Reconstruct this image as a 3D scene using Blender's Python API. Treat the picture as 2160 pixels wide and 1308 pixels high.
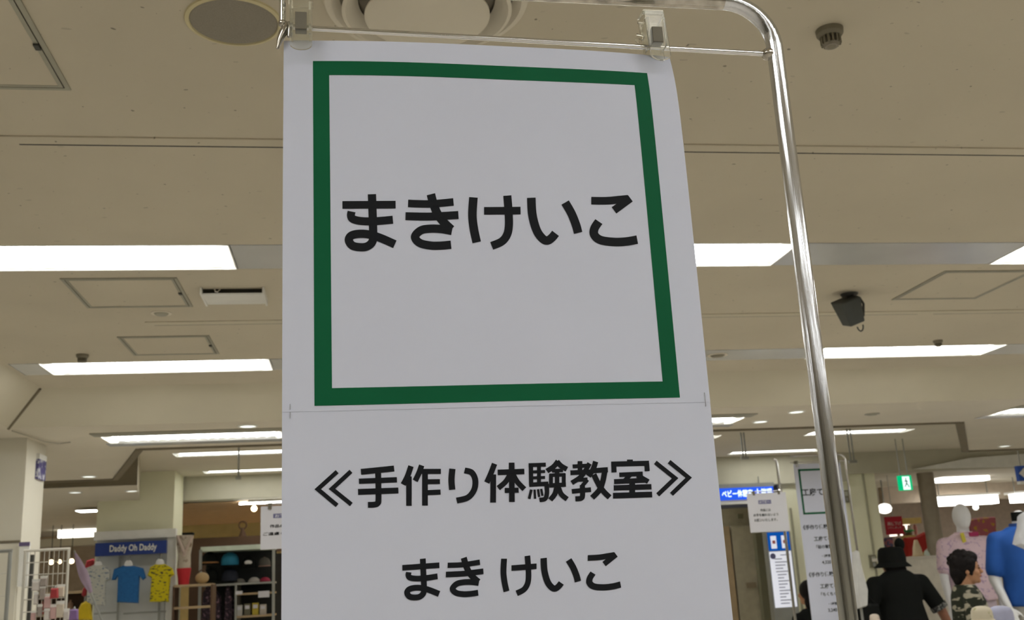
import bpy, bmesh, math, random
from mathutils import Vector, Matrix, Euler
random.seed(7)
for o in list(bpy.data.objects): bpy.data.objects.remove(o)
scn = bpy.context.scene
C = scn.collection

# ------------------------------------------------------------------ camera, world, exposure
F = 2187.04
CAM = Vector((0, 0, 1.6))
yaw, pit, rol = 0.162071, 0.255599, -0.0544856
fwd = Vector((math.sin(yaw)*math.cos(pit), math.cos(yaw)*math.cos(pit), math.sin(pit)))
r0 = Vector((math.cos(yaw), -math.sin(yaw), 0)); u0 = r0.cross(fwd)
RT = r0*math.cos(rol) + u0*math.sin(rol); UP = -r0*math.sin(rol) + u0*math.cos(rol)
cd = bpy.data.cameras.new('camera'); cam = bpy.data.objects.new('camera', cd); C.objects.link(cam)
cd.sensor_fit = 'HORIZONTAL'; cd.sensor_width = 36; cd.lens = 36*F/2160; cd.clip_start = .05; cd.clip_end = 100
cam.matrix_world = Matrix(((RT.x, UP.x, -fwd.x, CAM.x), (RT.y, UP.y, -fwd.y, CAM.y), (RT.z, UP.z, -fwd.z, CAM.z), (0, 0, 0, 1)))
cd.dof.use_dof = True; cd.dof.focus_distance = 1.08; cd.dof.aperture_fstop = 17
scn.camera = cam
w = bpy.data.worlds.new('world'); scn.world = w; w.use_nodes = True
w.node_tree.nodes['Background'].inputs[0].default_value = (.9, .95, 1, 1)
w.node_tree.nodes['Background'].inputs[1].default_value = .05
vs = scn.view_settings
vs.view_transform = 'Standard'; vs.look = 'None'; vs.gamma = 1; vs.use_curve_mapping = False
vs.exposure = 0.0
LAMP = 14.0        # radiance of the fluorescent panels

def ray(x, y): return RT*((x-1080)/F) - UP*((y-654)/F) + fwd
def atz(x, y, z): d = ray(x, y); return CAM + d*((z-CAM.z)/d.z)
def aty(x, y, Y): d = ray(x, y); return CAM + d*(Y/d.y)
def mpp(P): return (P-CAM).dot(fwd)/F          # metres per pixel at a point

# ------------------------------------------------------------------ materials
def nt(name):
    m = bpy.data.materials.new(name); m.use_nodes = True
    n = m.node_tree.nodes; return m, n, m.node_tree.links, n['Principled BSDF']
def mat(name, col, rough=.6, metal=0, var=.06, scale=8, bump=0, spec=.4, trans=0, emit=None):
    m, n, l, b = nt(name)
    tc = n.new('ShaderNodeTexCoord'); no = n.new('ShaderNodeTexNoise'); no.inputs['Scale'].default_value = scale; no.inputs['Detail'].default_value = 4
    l.new(tc.outputs['Object'], no.inputs['Vector'])
    r = n.new('ShaderNodeValToRGB'); r.color_ramp.elements[0].position = .3; r.color_ramp.elements[1].position = .7
    r.color_ramp.elements[0].color = tuple(max(0, c*(1-var)) for c in col)+(1,)
    r.color_ramp.elements[1].color = tuple(min(1, c*(1+var)) for c in col)+(1,)
    l.new(no.outputs['Fac'], r.inputs['Fac']); l.new(r.outputs['Color'], b.inputs['Base Color'])
    b.inputs['Roughness'].default_value = rough; b.inputs['Metallic'].default_value = metal
    b.inputs['Specular IOR Level'].default_value = spec; b.inputs['IOR'].default_value = 1.22 if trans else 1.5; b.inputs['Transmission Weight'].default_value = trans
    if bump:
        bp = n.new('ShaderNodeBump'); bp.inputs['Strength'].default_value = bump; bp.inputs['Distance'].default_value = .002
        l.new(no.outputs['Fac'], bp.inputs['Height']); l.new(bp.outputs['Normal'], b.inputs['Normal'])
    if emit:
        l.new(r.outputs['Color'], b.inputs['Emission Color']); b.inputs['Emission Strength'].default_value = emit
    return m
def emitter(name, col, s):
    m, n, l, b = nt(name)
    b.inputs['Base Color'].default_value = (tuple(.35*c for c in col) if max(col)-min(col) > .4 else (.5, .5, .5))+(1,); b.inputs['Specular IOR Level'].default_value = .05; b.inputs['Roughness'].default_value = .9; b.inputs['Emission Color'].default_value = col+(1,)
    b.inputs['Emission Strength'].default_value = s; return m
def blotch(name, base, marks, scale, thr, stretch=(1, 1, 1), rough=.8, soft=.03):
    """plain cloth or paint with scattered marks of a second colour"""
    m, n, l, b = nt(name)
    tc = n.new('ShaderNodeTexCoord'); mp = n.new('ShaderNodeMapping'); mp.inputs['Scale'].default_value = stretch
    l.new(tc.outputs['Object'], mp.inputs['Vector'])
    no = n.new('ShaderNodeTexNoise'); no.inputs['Scale'].default_value = scale; no.inputs['Detail'].default_value = 2
    l.new(mp.outputs['Vector'], no.inputs['Vector'])
    r = n.new('ShaderNodeValToRGB'); r.color_ramp.elements[0].position = thr; r.color_ramp.elements[1].position = thr+soft
    r.color_ramp.elements[0].color = base+(1,); r.color_ramp.elements[1].color = marks+(1,)
    l.new(no.outputs['Fac'], r.inputs['Fac']); l.new(r.outputs['Color'], b.inputs['Base Color'])
    b.inputs['Roughness'].default_value = rough; b.inputs['Specular IOR Level'].default_value = .2; return m
def ceiling_paint(name, col):
    """old cream ceiling paint: faint mottling plus scattered dark scuffs and pinholes"""
    m, n, l, b = nt(name)
    tc = n.new('ShaderNodeTexCoord')
    no = n.new('ShaderNodeTexNoise'); no.inputs['Scale'].default_value = 1.3; no.inputs['Detail'].default_value = 5
    l.new(tc.outputs['Object'], no.inputs['Vector'])
    r = n.new('ShaderNodeValToRGB'); r.color_ramp.elements[0].position = .3; r.color_ramp.elements[1].position = .7
    r.color_ramp.elements[0].color = tuple(c*.94 for c in col)+(1,); r.color_ramp.elements[1].color = tuple(min(1, c*1.04) for c in col)+(1,)
    l.new(no.outputs['Fac'], r.inputs['Fac'])
    prev = r.outputs['Color']
    for sc, st, thr, gate, dark in ((8, (1, 1.2, 1), .022, .62, .35), (5.5, (1, 2.2, 1), .036, .68, .78), (15, (1, 1.3, 1), .028, .70, .65)):
        mp = n.new('ShaderNodeMapping'); mp.inputs['Scale'].default_value = st; mp.inputs['Location'].default_value = (sc, sc*.37, 0)
        l.new(tc.outputs['Object'], mp.inputs['Vector'])
        wn = n.new('ShaderNodeTexNoise'); wn.inputs['Scale'].default_value = 30
        l.new(mp.outputs['Vector'], wn.inputs['Vector'])
        mx0 = n.new('ShaderNodeVectorMath'); mx0.operation = 'MULTIPLY_ADD'; mx0.inputs[1].default_value = (.03, .03, 0)
        l.new(wn.outputs['Color'], mx0.inputs[0]); l.new(mp.outputs['Vector'], mx0.inputs[2])
        v = n.new('ShaderNodeTexVoronoi'); v.inputs['Scale'].default_value = sc; v.voronoi_dimensions = '2D'
        l.new(mx0.outputs['Vector'], v.inputs['Vector'])
        sp = n.new('ShaderNodeSeparateColor'); l.new(v.outputs['Color'], sp.inputs['Color'])
        g = n.new('ShaderNodeMath'); g.operation = 'GREATER_THAN'; g.inputs[1].default_value = gate; l.new(sp.outputs['Red'], g.inputs[0])
        sz = n.new('ShaderNodeMath'); sz.operation = 'MULTIPLY'; sz.inputs[1].default_value = thr*1.6; l.new(sp.outputs['Green'], sz.inputs[0])
        d = n.new('ShaderNodeMath'); d.operation = 'LESS_THAN'; l.new(v.outputs['Distance'], d.inputs[0]); l.new(sz.outputs[0], d.inputs[1])
        a = n.new('ShaderNodeMath'); a.operation = 'MULTIPLY'; l.new(g.outputs[0], a.inputs[0]); l.new(d.outputs[0], a.inputs[1])
        a2 = n.new('ShaderNodeMath'); a2.operation = 'MULTIPLY'; a2.inputs[1].default_value = 1-dark; l.new(a.outputs[0], a2.inputs[0])
        mx = n.new('ShaderNodeMix'); mx.data_type = 'RGBA'; l.new(a2.outputs[0], mx.inputs['Factor'])
        l.new(prev, mx.inputs['A']); mx.inputs['B'].default_value = (.06, .05, .035, 1); prev = mx.outputs['Result']
    l.new(prev, b.inputs['Base Color']); b.inputs['Roughness'].default_value = .75; b.inputs['Specular IOR Level'].default_value = .25
    return m

M = {}
M['ceil'] = ceiling_paint('ceiling_paint', (.575, .522, .408))
M['ceil2'] = mat('soffit_paint', (.68, .63, .52), .8, var=.03, scale=2)
M['slope'] = mat('slope_paint', (.58, .535, .415), .8, var=.04, scale=2)
M['gap'] = mat('shadow_gap_trim', (.20, .17, .115), .8)  # brown for painted shade at soffit edges and slot, and the pillar groove
M['black'] = mat('dark_gap', (.02, .017, .012), .9)
M['cover'] = mat('trough_cover', (.62, .63, .62), .25, metal=.25, var=.05, scale=3)
M['white'] = mat('white_enamel', (.78, .78, .74), .4)
M['lamp'] = emitter('lamp_panel', (1, .995, .96), LAMP)
M['lamp2'] = emitter('lamp_panel_dim', (1, .995, .95), 8)
M['down'] = emitter('downlight_lens', (.95, 1, .9), 1.6)
M['warm'] = emitter('warm_bulb', (1, .78, .45), 9)
M['frame'] = mat('hatch_frame', (.37, .36, .29), .5, metal=.3)
M['dkmetal'] = mat('dark_fitting', (.045, .045, .04), .5)
M['detector'] = mat('detector_plastic', (.20, .18, .13), .6)
M['grille'] = mat('speaker_grille', (.26, .235, .19), .7, var=.1, scale=300)
M['rimcream'] = mat('speaker_rim', (.62, .55, .33), .6)
M['chrome'] = mat('chrome', (.74, .74, .75), .09, metal=1, var=.05, scale=5)
def drawn_chrome(name, col, rough):
    m, n, l, b = nt(name)
    tc = n.new('ShaderNodeTexCoord'); mp = n.new('ShaderNodeMapping'); mp.inputs['Scale'].default_value = (800, 800, 1.2); l.new(tc.outputs['Object'], mp.inputs['Vector'])
    no = n.new('ShaderNodeTexNoise'); no.inputs['Scale'].default_value = 1; no.inputs['Detail'].default_value = 3; l.new(mp.outputs['Vector'], no.inputs['Vector'])
    r = n.new('ShaderNodeValToRGB'); r.color_ramp.elements[0].color = tuple(c*.8 for c in col)+(1,); r.color_ramp.elements[1].color = col+(1,); l.new(no.outputs['Fac'], r.inputs['Fac']); l.new(r.outputs['Color'], b.inputs['Base Color'])
    bp = n.new('ShaderNodeBump'); bp.inputs['Strength'].default_value = .7; bp.inputs['Distance'].default_value = .0006; l.new(no.outputs['Fac'], bp.inputs['Height']); l.new(bp.outputs['Normal'], b.inputs['Normal'])
    b.inputs['Metallic'].default_value = 1; b.inputs['Roughness'].default_value = rough; return m
M['drawn'] = drawn_chrome('drawn_chrome', (.80, .82, .87), .12)
M['rust'] = mat('worn_chrome', (.50, .47, .42), .2, metal=1, var=.35, scale=60)
M['paper'] = mat('paper', (.60, .625, .735), .75, var=.01, spec=.15)
M['paper2'] = mat('notice_paper', (.62, .62, .66), .7, var=.01)
M['green'] = mat('green_ink', (.004, .105, .042), .6, var=.08, scale=5, spec=.12)
M['ink'] = mat('black_ink', (.010, .011, .014), .6, spec=.12)
M['bluebox'] = mat('blue_ink', (.13, .13, .27), .6)
M['clip'] = mat('clear_plastic', (.90, .89, .82), .10, trans=.92, var=.01)
M['clipin'] = mat('clip_spring_block', (.15, .135, .10), .6)
M['staple'] = mat('staple_wire', (.35, .35, .36), .3, metal=1)
M['wall'] = mat('wall_paint', (.62, .59, .48), .8, var=.03, scale=2)
M['wall2'] = mat('pale_green_wall', (.78, .77, .58), .8, var=.03, scale=2)
M['column'] = mat('column_paint', (.66, .63, .53), .7, var=.03, scale=2)
M['floor'] = mat('floor_tile', (.64, .60, .53), .45, var=.08, scale=3)
M['blue'] = mat('navy_sign', (.018, .045, .23), .5)
M['bluelit'] = emitter('blue_lit_sign', (.02, .10, .75), 1.0)
M['whitelit'] = emitter('white_lit_letter', (.75, .95, 1), 1.6)
M['boardlit'] = emitter('white_lit_board', (.85, .88, 1), .62)
M['greenlit'] = emitter('green_exit', (0, .62, .24), .75)
M['coolwhite'] = emitter('white_exit', (.75, 1, .95), 1.2)
M['display'] = mat('display_panel', (.55, .57, .56), .6)
M['steel'] = mat('grey_steel', (.33, .34, .32), .4, metal=.6)
M['wire'] = mat('white_wire', (.62, .60, .53), .5)
M['skin'] = mat('skin', (.42, .215, .115), .55, var=.06)
M['skin2'] = mat('tanned_skin', (.33, .15, .09), .55, var=.06)
M['hair'] = mat('black_hair', (.008, .006, .006), .7, var=.4, scale=60, bump=.4, spec=.15)
M['blackcloth'] = mat('black_cloth', (.010, .011, .010), .9, spec=.1)
M['mann'] = mat('mannequin_white', (.70, .70, .70), .45, var=.02)
M['brown'] = mat('brown_board', (.10, .055, .03), .6)
M['yellowwall'] = mat('yellow_wall', (.62, .50, .24), .8)
M['peach'] = mat('peach_ceiling', (.58, .40, .24), .8)
M['wood'] = mat('beige_wood', (.42, .31, .18), .6, var=.1)
M['greygreen'] = mat('dark_header', (.17, .16, .10), .7)
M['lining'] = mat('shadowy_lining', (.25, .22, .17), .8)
def flat(name, col, r=.7): 
    if name not in M: M[name] = mat(name, col, r, var=.08, scale=12)
    return M[name]

# ------------------------------------------------------------------ mesh builder
class MB:
    def __init__(s): s.v = []; s.f = []
    def add(s, v, f):
        b = len(s.v); s.v += [Vector(p) for p in v]; s.f += [tuple(i+b for i in q) for q in f]; return s
    def box(s, c, d, R=None):
        x, y, z = d[0]/2, d[1]/2, d[2]/2; c = Vector(c)
        P = [Vector(p) for p in ((-x,-y,-z),(x,-y,-z),(x,y,-z),(-x,y,-z),(-x,-y,z),(x,-y,z),(x,y,z),(-x,y,z))]
        if R: P = [R @ p for p in P]
        return s.add([c+p for p in P], [(0,3,2,1),(4,5,6,7),(0,1,5,4),(1,2,6,5),(2,3,7,6),(3,0,4,7)])
    def bb(s, x0, x1, y0, y1, z0, z1): return s.box(((x0+x1)/2, (y0+y1)/2, (z0+z1)/2), (abs(x1-x0), abs(y1-y0), abs(z1-z0)))
    def prism(s, pts, vec):
        """polygon (list of 3D points) swept by vec"""
        n = len(pts); vec = Vector(vec); P = [Vector(p) for p in pts]
        return s.add(P+[p+vec for p in P], [tuple(range(n))[::-1], tuple(range(n, 2*n))]+[(i, (i+1) % n, (i+1) % n+n, i+n) for i in range(n)])
    def cyl(s, a, b, ra, rb=None, n=16, cap=True):
        rb = ra if rb is None else rb; a = Vector(a); b = Vector(b); d = (b-a).normalized()
        t = d.orthogonal().normalized(); q = d.cross(t)
        ring = lambda c, r: [c+(t*math.cos(k*2*math.pi/n)+q*math.sin(k*2*math.pi/n))*r for k in range(n)]
        f = [(i, (i+1) % n, (i+1) % n+n, i+n) for i in range(n)]
        if cap: f += [tuple(range(n))[::-1], tuple(range(n, 2*n))]
        return s.add(ring(a, ra)+ring(b, rb), f)
    def tube(s, path, r, n=12, cap=True):
        P = [Vector(p) for p in path]; rs = r if isinstance(r, (list, tuple)) else [r]*len(P)
        d0 = (P[1]-P[0]).normalized(); t = d0.orthogonal().normalized(); V = []; 
        for i, p in enumerate(P):
            d = (P[min(i+1, len(P)-1)]-P[max(i-1, 0)]).normalized(); t = (t-d*t.dot(d)).normalized(); q = d.cross(t)
            V += [p+(t*math.cos(k*2*math.pi/n)+q*math.sin(k*2*math.pi/n))*rs[i] for k in range(n)]
        f = [(j*n+i, j*n+(i+1) % n, (j+1)*n+(i+1) % n, (j+1)*n+i) for j in range(len(P)-1) for i in range(n)]
        if cap: f += [tuple(range(n))[::-1], tuple((len(P)-1)*n+i for i in range(n))]
        return s.add(V, f)
    def lathe(s, prof, c, n=32, R=None):
        """prof = [(r,z)...]; closes to a point where r is 0"""
        c = Vector(c); V = []; f = []
        for r, z in prof:
            for k in range(n):
                p = Vector((r*math.cos(k*2*math.pi/n), r*math.sin(k*2*math.pi/n), z)); V.append(c+(R @ p if R else p))
        for j in range(len(prof)-1):
            for i in range(n): f.append((j*n+i, j*n+(i+1) % n, (j+1)*n+(i+1) % n, (j+1)*n+i))
        return s.add(V, f)
    def loft(s, rings, n=20, cap=True):
        """rings = [(centre, rx, ry)] horizontal ellipses, optional 4th = power for squarer sections"""
        V = []; f = []
        for rg in rings:
            c = Vector(rg[0]); p = rg[3] if len(rg) > 3 else 1
            for k in range(n):
                a = k*2*math.pi/n; ca, sa = math.cos(a), math.sin(a)
                V.append(c+Vector((rg[1]*math.copysign(abs(ca)**p, ca), rg[2]*math.copysign(abs(sa)**p, sa), 0)))
        for j in range(len(rings)-1):
            for i in range(n): f.append((j*n+i, j*n+(i+1) % n, (j+1)*n+(i+1) % n, (j+1)*n+i))
        if cap: f += [tuple(range(n))[::-1], tuple((len(rings)-1)*n+i for i in range(n))]
        return s.add(V, f)
    def ball(s, c, r, n=16, R=None):
        r = (r, r, r) if not isinstance(r, (tuple, list)) else r; c = Vector(c); m = n//2; V = []; f = []
        for j in range(m+1):
            th = math.pi*j/m
            for k in range(n):
                a = k*2*math.pi/n; p = Vector((r[0]*math.sin(th)*math.cos(a), r[1]*math.sin(th)*math.sin(a), r[2]*math.cos(th))); V.append(c+(R @ p if R else p))
        for j in range(m):
            for i in range(n): f.append((j*n+i, (j+1)*n+i, (j+1)*n+(i+1) % n, j*n+(i+1) % n))
        return s.add(V, f)
    def limb(s, pts, rs, n=14):
        for i in range(len(pts)-1): s.cyl(pts[i], pts[i+1], rs[i], rs[i+1], n)
        for p, r in zip(pts, rs): s.ball(p, r, n)
        return s
    def pillow(s, outline, y, depth, inset):
        """a garment-like slab: outline [(x,z)] in a vertical plane at y, rounded towards -y and +y"""
        n = len(outline); cx = sum(p[0] for p in outline)/n; cz = sum(p[1] for p in outline)/n
        ins = []
        for i in range(n):
            a = Vector(outline[i-1]); b = Vector(outline[i]); c = Vector(outline[(i+1) % n])
            n1 = Vector((-(b-a).y, (b-a).x)).normalized(); n2 = Vector((-(c-b).y, (c-b).x)).normalized()
            k = (n1+n2); k = k.normalized() if k.length > .01 else n1; ins.append(b+k*inset)
        V = [(p[0], y-depth/2, p[1]) for p in ins]+[(p[0], y, p[1]) for p in outline]+[(p[0], y+depth/2, p[1]) for p in ins]
        f = [tuple(range(n))]+[(n+i, n+(i+1) % n, (i+1) % n, i) for i in range(n)]+[(2*n+i, 2*n+(i+1) % n, n+(i+1) % n, n+i) for i in range(n)]+[tuple(range(2*n, 3*n))[::-1]]
        return s.add(V, f)
    def build(s, name, m, parent=None, smooth=None, sub=0, bevel=0, kind=None, tri=False, world=True):
        me = bpy.data.meshes.new(name); off = parent_loc(parent) if (parent and world) else Vector()
        me.from_pydata([p-off for p in s.v], [], s.f)
        bm = bmesh.new(); bm.from_mesh(me); bmesh.ops.remove_doubles(bm, verts=bm.verts, dist=1e-6)
        bmesh.ops.recalc_face_normals(bm, faces=bm.faces)
        if bevel: bmesh.ops.bevel(bm, geom=[e for e in bm.edges if e.is_manifold and e.calc_face_angle(0) > .5], offset=bevel, segments=2, affect='EDGES', profile=.5)
        if tri: bmesh.ops.triangulate(bm, faces=[f for f in bm.faces if len(f.verts) > 4])
        bm.to_mesh(me); bm.free()
        if smooth is not None:
            me.polygons.foreach_set('use_smooth', [True]*len(me.polygons)); me.set_sharp_from_angle(angle=smooth)
        me.materials.append(M[m] if isinstance(m, str) else m)
        o = bpy.data.objects.new(name, me); C.objects.link(o)
        if parent: o.parent = parent
        if sub:
            md = o.modifiers.new('sub', 'SUBSURF'); md.levels = md.render_levels = sub
        if kind: o['kind'] = kind
        return o
def parent_loc(p):
    v = Vector(p.location)
    while p.parent: p = p.parent; v += p.location
    return v
def empty(name, loc, label, cat, group=None):
    o = bpy.data.objects.new(name, None); C.objects.link(o); o.location = loc; o.empty_display_size = .05
    return tag(o, label, cat, group)
def tag(o, label, cat, group=None):
    o['label'] = label; o['category'] = cat
    if group: o['group'] = group
    return o
def struct(o): o['kind'] = 'structure'; return o
def duplicate(root, dloc, label=None, group=None):
    r = root.copy(); C.objects.link(r); r.location = Vector(root.location)+Vector(dloc)
    if label: r['label'] = label
    if group: r['group'] = group
    for ch in root.children:
        c = ch.copy(); C.objects.link(c); c.parent = r
        for g in ch.children:
            d = g.copy(); C.objects.link(d); d.parent = c
    return r
def plate(holes, x0, x1, y0, y1, z, th=.03):
    """horizontal slab with rectangular holes"""
    xs = sorted({x0, x1}|{min(max(v, x0), x1) for h in holes for v in h[:2]}); ys = sorted({y0, y1}|{min(max(v, y0), y1) for h in holes for v in h[2:]})
    b = MB()
    idx = {}
    def vid(i, j):
        if (i, j) not in idx: idx[(i, j)] = len(b.v); b.v.append(Vector((xs[i], ys[j], z)))
        return idx[(i, j)]
    for i in range(len(xs)-1):
        for j in range(len(ys)-1):
            cx, cy = (xs[i]+xs[i+1])/2, (ys[j]+ys[j+1])/2
            if any(h[0] < cx < h[1] and h[2] < cy < h[3] for h in holes): continue
            b.f.append((vid(i, j), vid(i, j+1), vid(i+1, j+1), vid(i+1, j)))
    return b
_tc = {}
def text2d(s, bold=0.0):
    """filled outlines of a string in Blender's built-in font, 1 unit per em; returns verts, faces, bbox"""
    if (s, bold) in _tc: return _tc[(s, bold)]
    cu = bpy.data.curves.new('t', 'FONT'); cu.body = s; cu.size = 1; cu.offset = bold; cu.resolution_u = 3
    o = bpy.data.objects.new('t', cu); C.objects.link(o)
    dg = bpy.context.evaluated_depsgraph_get(); dg.update()
    me = bpy.data.meshes.new_from_object(o.evaluated_get(dg))
    v = [(p.co.x, p.co.y) for p in me.vertices]; f = [tuple(p.vertices) for p in me.polygons]
    bpy.data.objects.remove(o); bpy.data.curves.remove(cu); bpy.data.meshes.remove(me)
    if not v: return [], [], (0, 0, 1, 1)
    bbx = (min(p[0] for p in v), min(p[1] for p in v), max(p[0] for p in v), max(p[1] for p in v))
    _tc[(s, bold)] = (v, f, bbx); return _tc[(s, bold)]
def text_on(mb, s, cx, z, y, h=None, wd=None, bold=.01, left=None, dx=Vector((1, 0, 0)), dz=Vector((0, 0, 1))):
    """lettering on a plane facing -Y, centred at (cx, z); h = glyph height, wd = total width"""
    v, f, b = text2d(s, bold)
    if not v: return
    sx = sy = (h/(b[3]-b[1])) if h else wd/(b[2]-b[0])
    if h and wd: sx = wd/(b[2]-b[0])
    ox = -(b[0]+b[2])/2 if left is None else -b[0]
    base = Vector((cx if left is None else left, y, z))
    mb.add([base+dx*((p[0]+ox)*sx)+dz*((p[1]-(b[1]+b[3])/2)*sy) for p in v], [q[::-1] for q in f])

# ------------------------------------------------------------------ the setting: ceilings, walls, floor
H1, H2, H3, H4 = 2.85, 2.66, 2.96, 2.69
LX = [-1.63+2.22*k for k in range(4)]           # troffer columns
rowsA = [3.73, 5.70, -.21, -2.18, -4.15]
holes = []
for Y in rowsA[:2]: holes.append((-1.8+.02 if Y > 5 else -1.8+.02, 6.9-.02, Y, Y+.30))
for Y in rowsA[2:]:
    for x in LX: holes.append((x, x+1.2, Y, Y+.30))
holes += [(-.90, 6.5, 2.835, 2.850), (-.90, 2.97, 4.905, 4.922), (3.06, 6.5, 4.905, 4.922)]
ce = struct(plate(holes, -1.8, 6.9, -6, 6.37, H1).build('ceiling', 'ceil'))
b = MB()
for a in (-1, 1): pass
q = lambda *p: b.add(p, [(0, 1, 2, 3)])
q((-1.8, 6.37, H1), (6.9, 6.37, H1), (7.15, 6.66, H2), (-2.05, 6.66, H2))
q((-1.8, -6, H1), (-1.8, 6.37, H1), (-2.05, 6.66, H2), (-2.05, -6.25, H2))
q((6.9, -6, H1), (6.9, 6.37, H1), (7.15, 6.66, H2), (7.15, -6.25, H2))
q((-1.8, -6, H1), (6.9, -6, H1), (7.15, -6.25, H2), (-2.05, -6.25, H2))
struct(b.build('ceiling', 'slope'))
# low soffit
CX = [-1.62+3.28*i for i in range(3)]           # lights of the low soffit strip
hc = [(x, x+1.17, 7.10, 7.42) for x in CX]
b = plate(hc, -2.05, 7.15, 6.66, 7.75, H2)
b.add([(-2.05, 7.75, H2), (-1.49, 7.75, H2), (-2.05, 9.65, H2)], [(0, 1, 2)])
b.add([(4.9, 7.75, H2), (7.15, 7.75, H2), (7.15, 9.95, H2), (6.3, 9.95, H2)], [(0, 1, 2, 3)])
b.add([(-12, -8, H2), (-2.05, -8, H2), (-2.05, 9.65, H2), (-12, 9.65, H2)], [(0, 1, 2, 3)])
b.add([(7.15, -8, H2), (16, -8, H2), (16, 9.95, H2), (7.15, 9.95, H2)], [(0, 1, 2, 3)])
b.add([(-2.05, -8, H2), (7.15, -8, H2), (7.15, -6.25, H2), (-2.05, -6.25, H2)], [(0, 1, 2, 3)])
for p, r in (((-12, 9.65), (-2.05, 9.65)), ((-2.05, 9.65), (-1.49, 7.75)), ((-1.49, 7.75), (4.9, 7.75)), ((4.9, 7.75), (6.3, 9.95)), ((6.3, 9.95), (16, 9.95))):
    b.add([(*p, H2), (*r, H2), (*r, H3), (*p, H3)], [(0, 1, 2, 3)])
# left soffit beyond the slot
b.add([(-12, 10.25, H2), (-1.98, 10.25, H2), (-2.36, 12.45, H2), (-12, 12.45, H2)], [(0, 1, 2, 3)])
struct(b.build('ceiling', 'ceil2'))
b = MB(); b.add([(-1.98, 10.25, H2), (-2.36, 12.45, H2), (-2.36, 12.45, H3), (-1.98, 10.25, H3)], [(0, 1, 2, 3)]); struct(b.build('ceiling', 'slope'))
b = MB(); b.add([(-12, 10.25, H2), (-1.98, 10.25, H2), (-1.98, 10.25, H3), (-12, 10.25, H3)], [(0, 1, 2, 3)]); struct(b.build('ceiling', 'gap'))  # slot's back face coloured dark for the shade inside it
# raised hall ceiling with fascia, and the shop ceiling beyond
hh = [(x, x+1.17, 10.35, 10.62) for x in (-1.69, .49, 2.67, 4.85)]+[(x, x+1.17, 11.95, 12.17) for x in (-1.62, .46, 2.54, 4.55)]
b = plate(hh, -12, 16, 7.6, 12.6, H3)
struct(b.build('ceiling', 'ceil2'))
b = MB()
b.bb(-12, 16, 12.45, 12.60, H4, H3+.01)
b.bb(3.2, 6.2, 12.43, 12.60, 2.60, H4+.02)
struct(b.build('wall_fascia', mat('fascia_paint', (.50, .48, .38), .8, var=.03)))
b = MB(); b.add([(-12, 12.6, H4), (16, 12.6, H4), (16, 24, H4), (-12, 24, H4)], [(0, 1, 2, 3)]); struct(b.build('ceiling', 'ceil2'))
# dark strips painted as shade lines along the soffit edges
k = 0
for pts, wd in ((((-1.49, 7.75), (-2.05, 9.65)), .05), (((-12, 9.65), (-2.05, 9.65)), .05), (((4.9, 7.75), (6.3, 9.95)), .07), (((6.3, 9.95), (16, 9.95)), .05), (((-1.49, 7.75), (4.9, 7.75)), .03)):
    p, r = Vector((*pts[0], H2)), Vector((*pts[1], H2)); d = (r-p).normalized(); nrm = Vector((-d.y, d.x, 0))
    k += 1; struct(MB().box((p+r)/2-Vector((0, 0, .005)), ((r-p).length, wd, .016), Matrix.Rotation(math.atan2(d.y, d.x), 3, 'Z')).build('trim_%d' % k, 'gap'))  # dark strip painted as a shade line along the soffit edge
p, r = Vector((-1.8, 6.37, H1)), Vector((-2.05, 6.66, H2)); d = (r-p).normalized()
k += 1; struct(MB().tube([p+Vector((0, 0, -.006)), r+Vector((0, 0, -.002))], .009, 8).build('trim_%d' % k, 'gap'))  # dark strip painted as a shade line along the hip
# joint strips in the near ceiling (flush strip + dark slot)
for (x0, x1, y0, y1) in ((-.96, 6.5, 2.785, 2.833), (-.93, 6.5, 4.845, 4.902)):
    k += 1; struct(MB().bb(x0, x1, y0, y1, H1-.004, H1+.002).build('trim_%d' % k, 'ceil' if y0 < 3 else 'slope'))
k += 1; b = MB()
for hl in holes[-3:]: b.bb(hl[0], hl[1], hl[2], hl[3], H1+.0008, H1+.02)
struct(b.build('trim_%d' % k, 'black'))
# trough cover panels between the troffers
n = 0
for Y in rowsA[:2]:
    xs = [-1.78]+[v for x in LX for v in (x, x+1.2)]+[6.88]
    for a, c in zip(xs[0::2], xs[1::2]):
        if c-a < .03: continue
        k += 1; struct(MB().bb(a+.004, c-.004, Y+.004, Y+.296, H1-.001, H1+.012).build('trim_%d' % k, 'cover'))
for x in CX:
    k += 1; struct(MB().bb(x-.03, x+1.20, 6.95, 7.095, H2-.006, H2+.002).build('trim_%d' % k, 'frame'))
    k += 1; struct(MB().bb(x-.03, x+1.20, 7.43, 7.56, H2-.006, H2+.002).build('trim_%d' % k, 'cover'))

b = MB(); b.add([(-12, -8, 0), (16, -8, 0), (16, 24, 0), (-12, 24, 0)], [(0, 1, 2, 3)]); struct(b.build('floor', 'floor'))
struct(MB().bb(-12, 16, -8.1, -8, 0, 3).build('wall_back', 'wall'))
struct(MB().bb(-12.1, -12, -8, 24, 0, 3).build('wall_left', 'wall'))
struct(MB().bb(16, 16.1, -8, 24, 0, 3).build('wall_right', 'wall'))
struct(MB().bb(-12, 16, 24, 24.1, 0, 3).build('wall_far', 'wall'))

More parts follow.
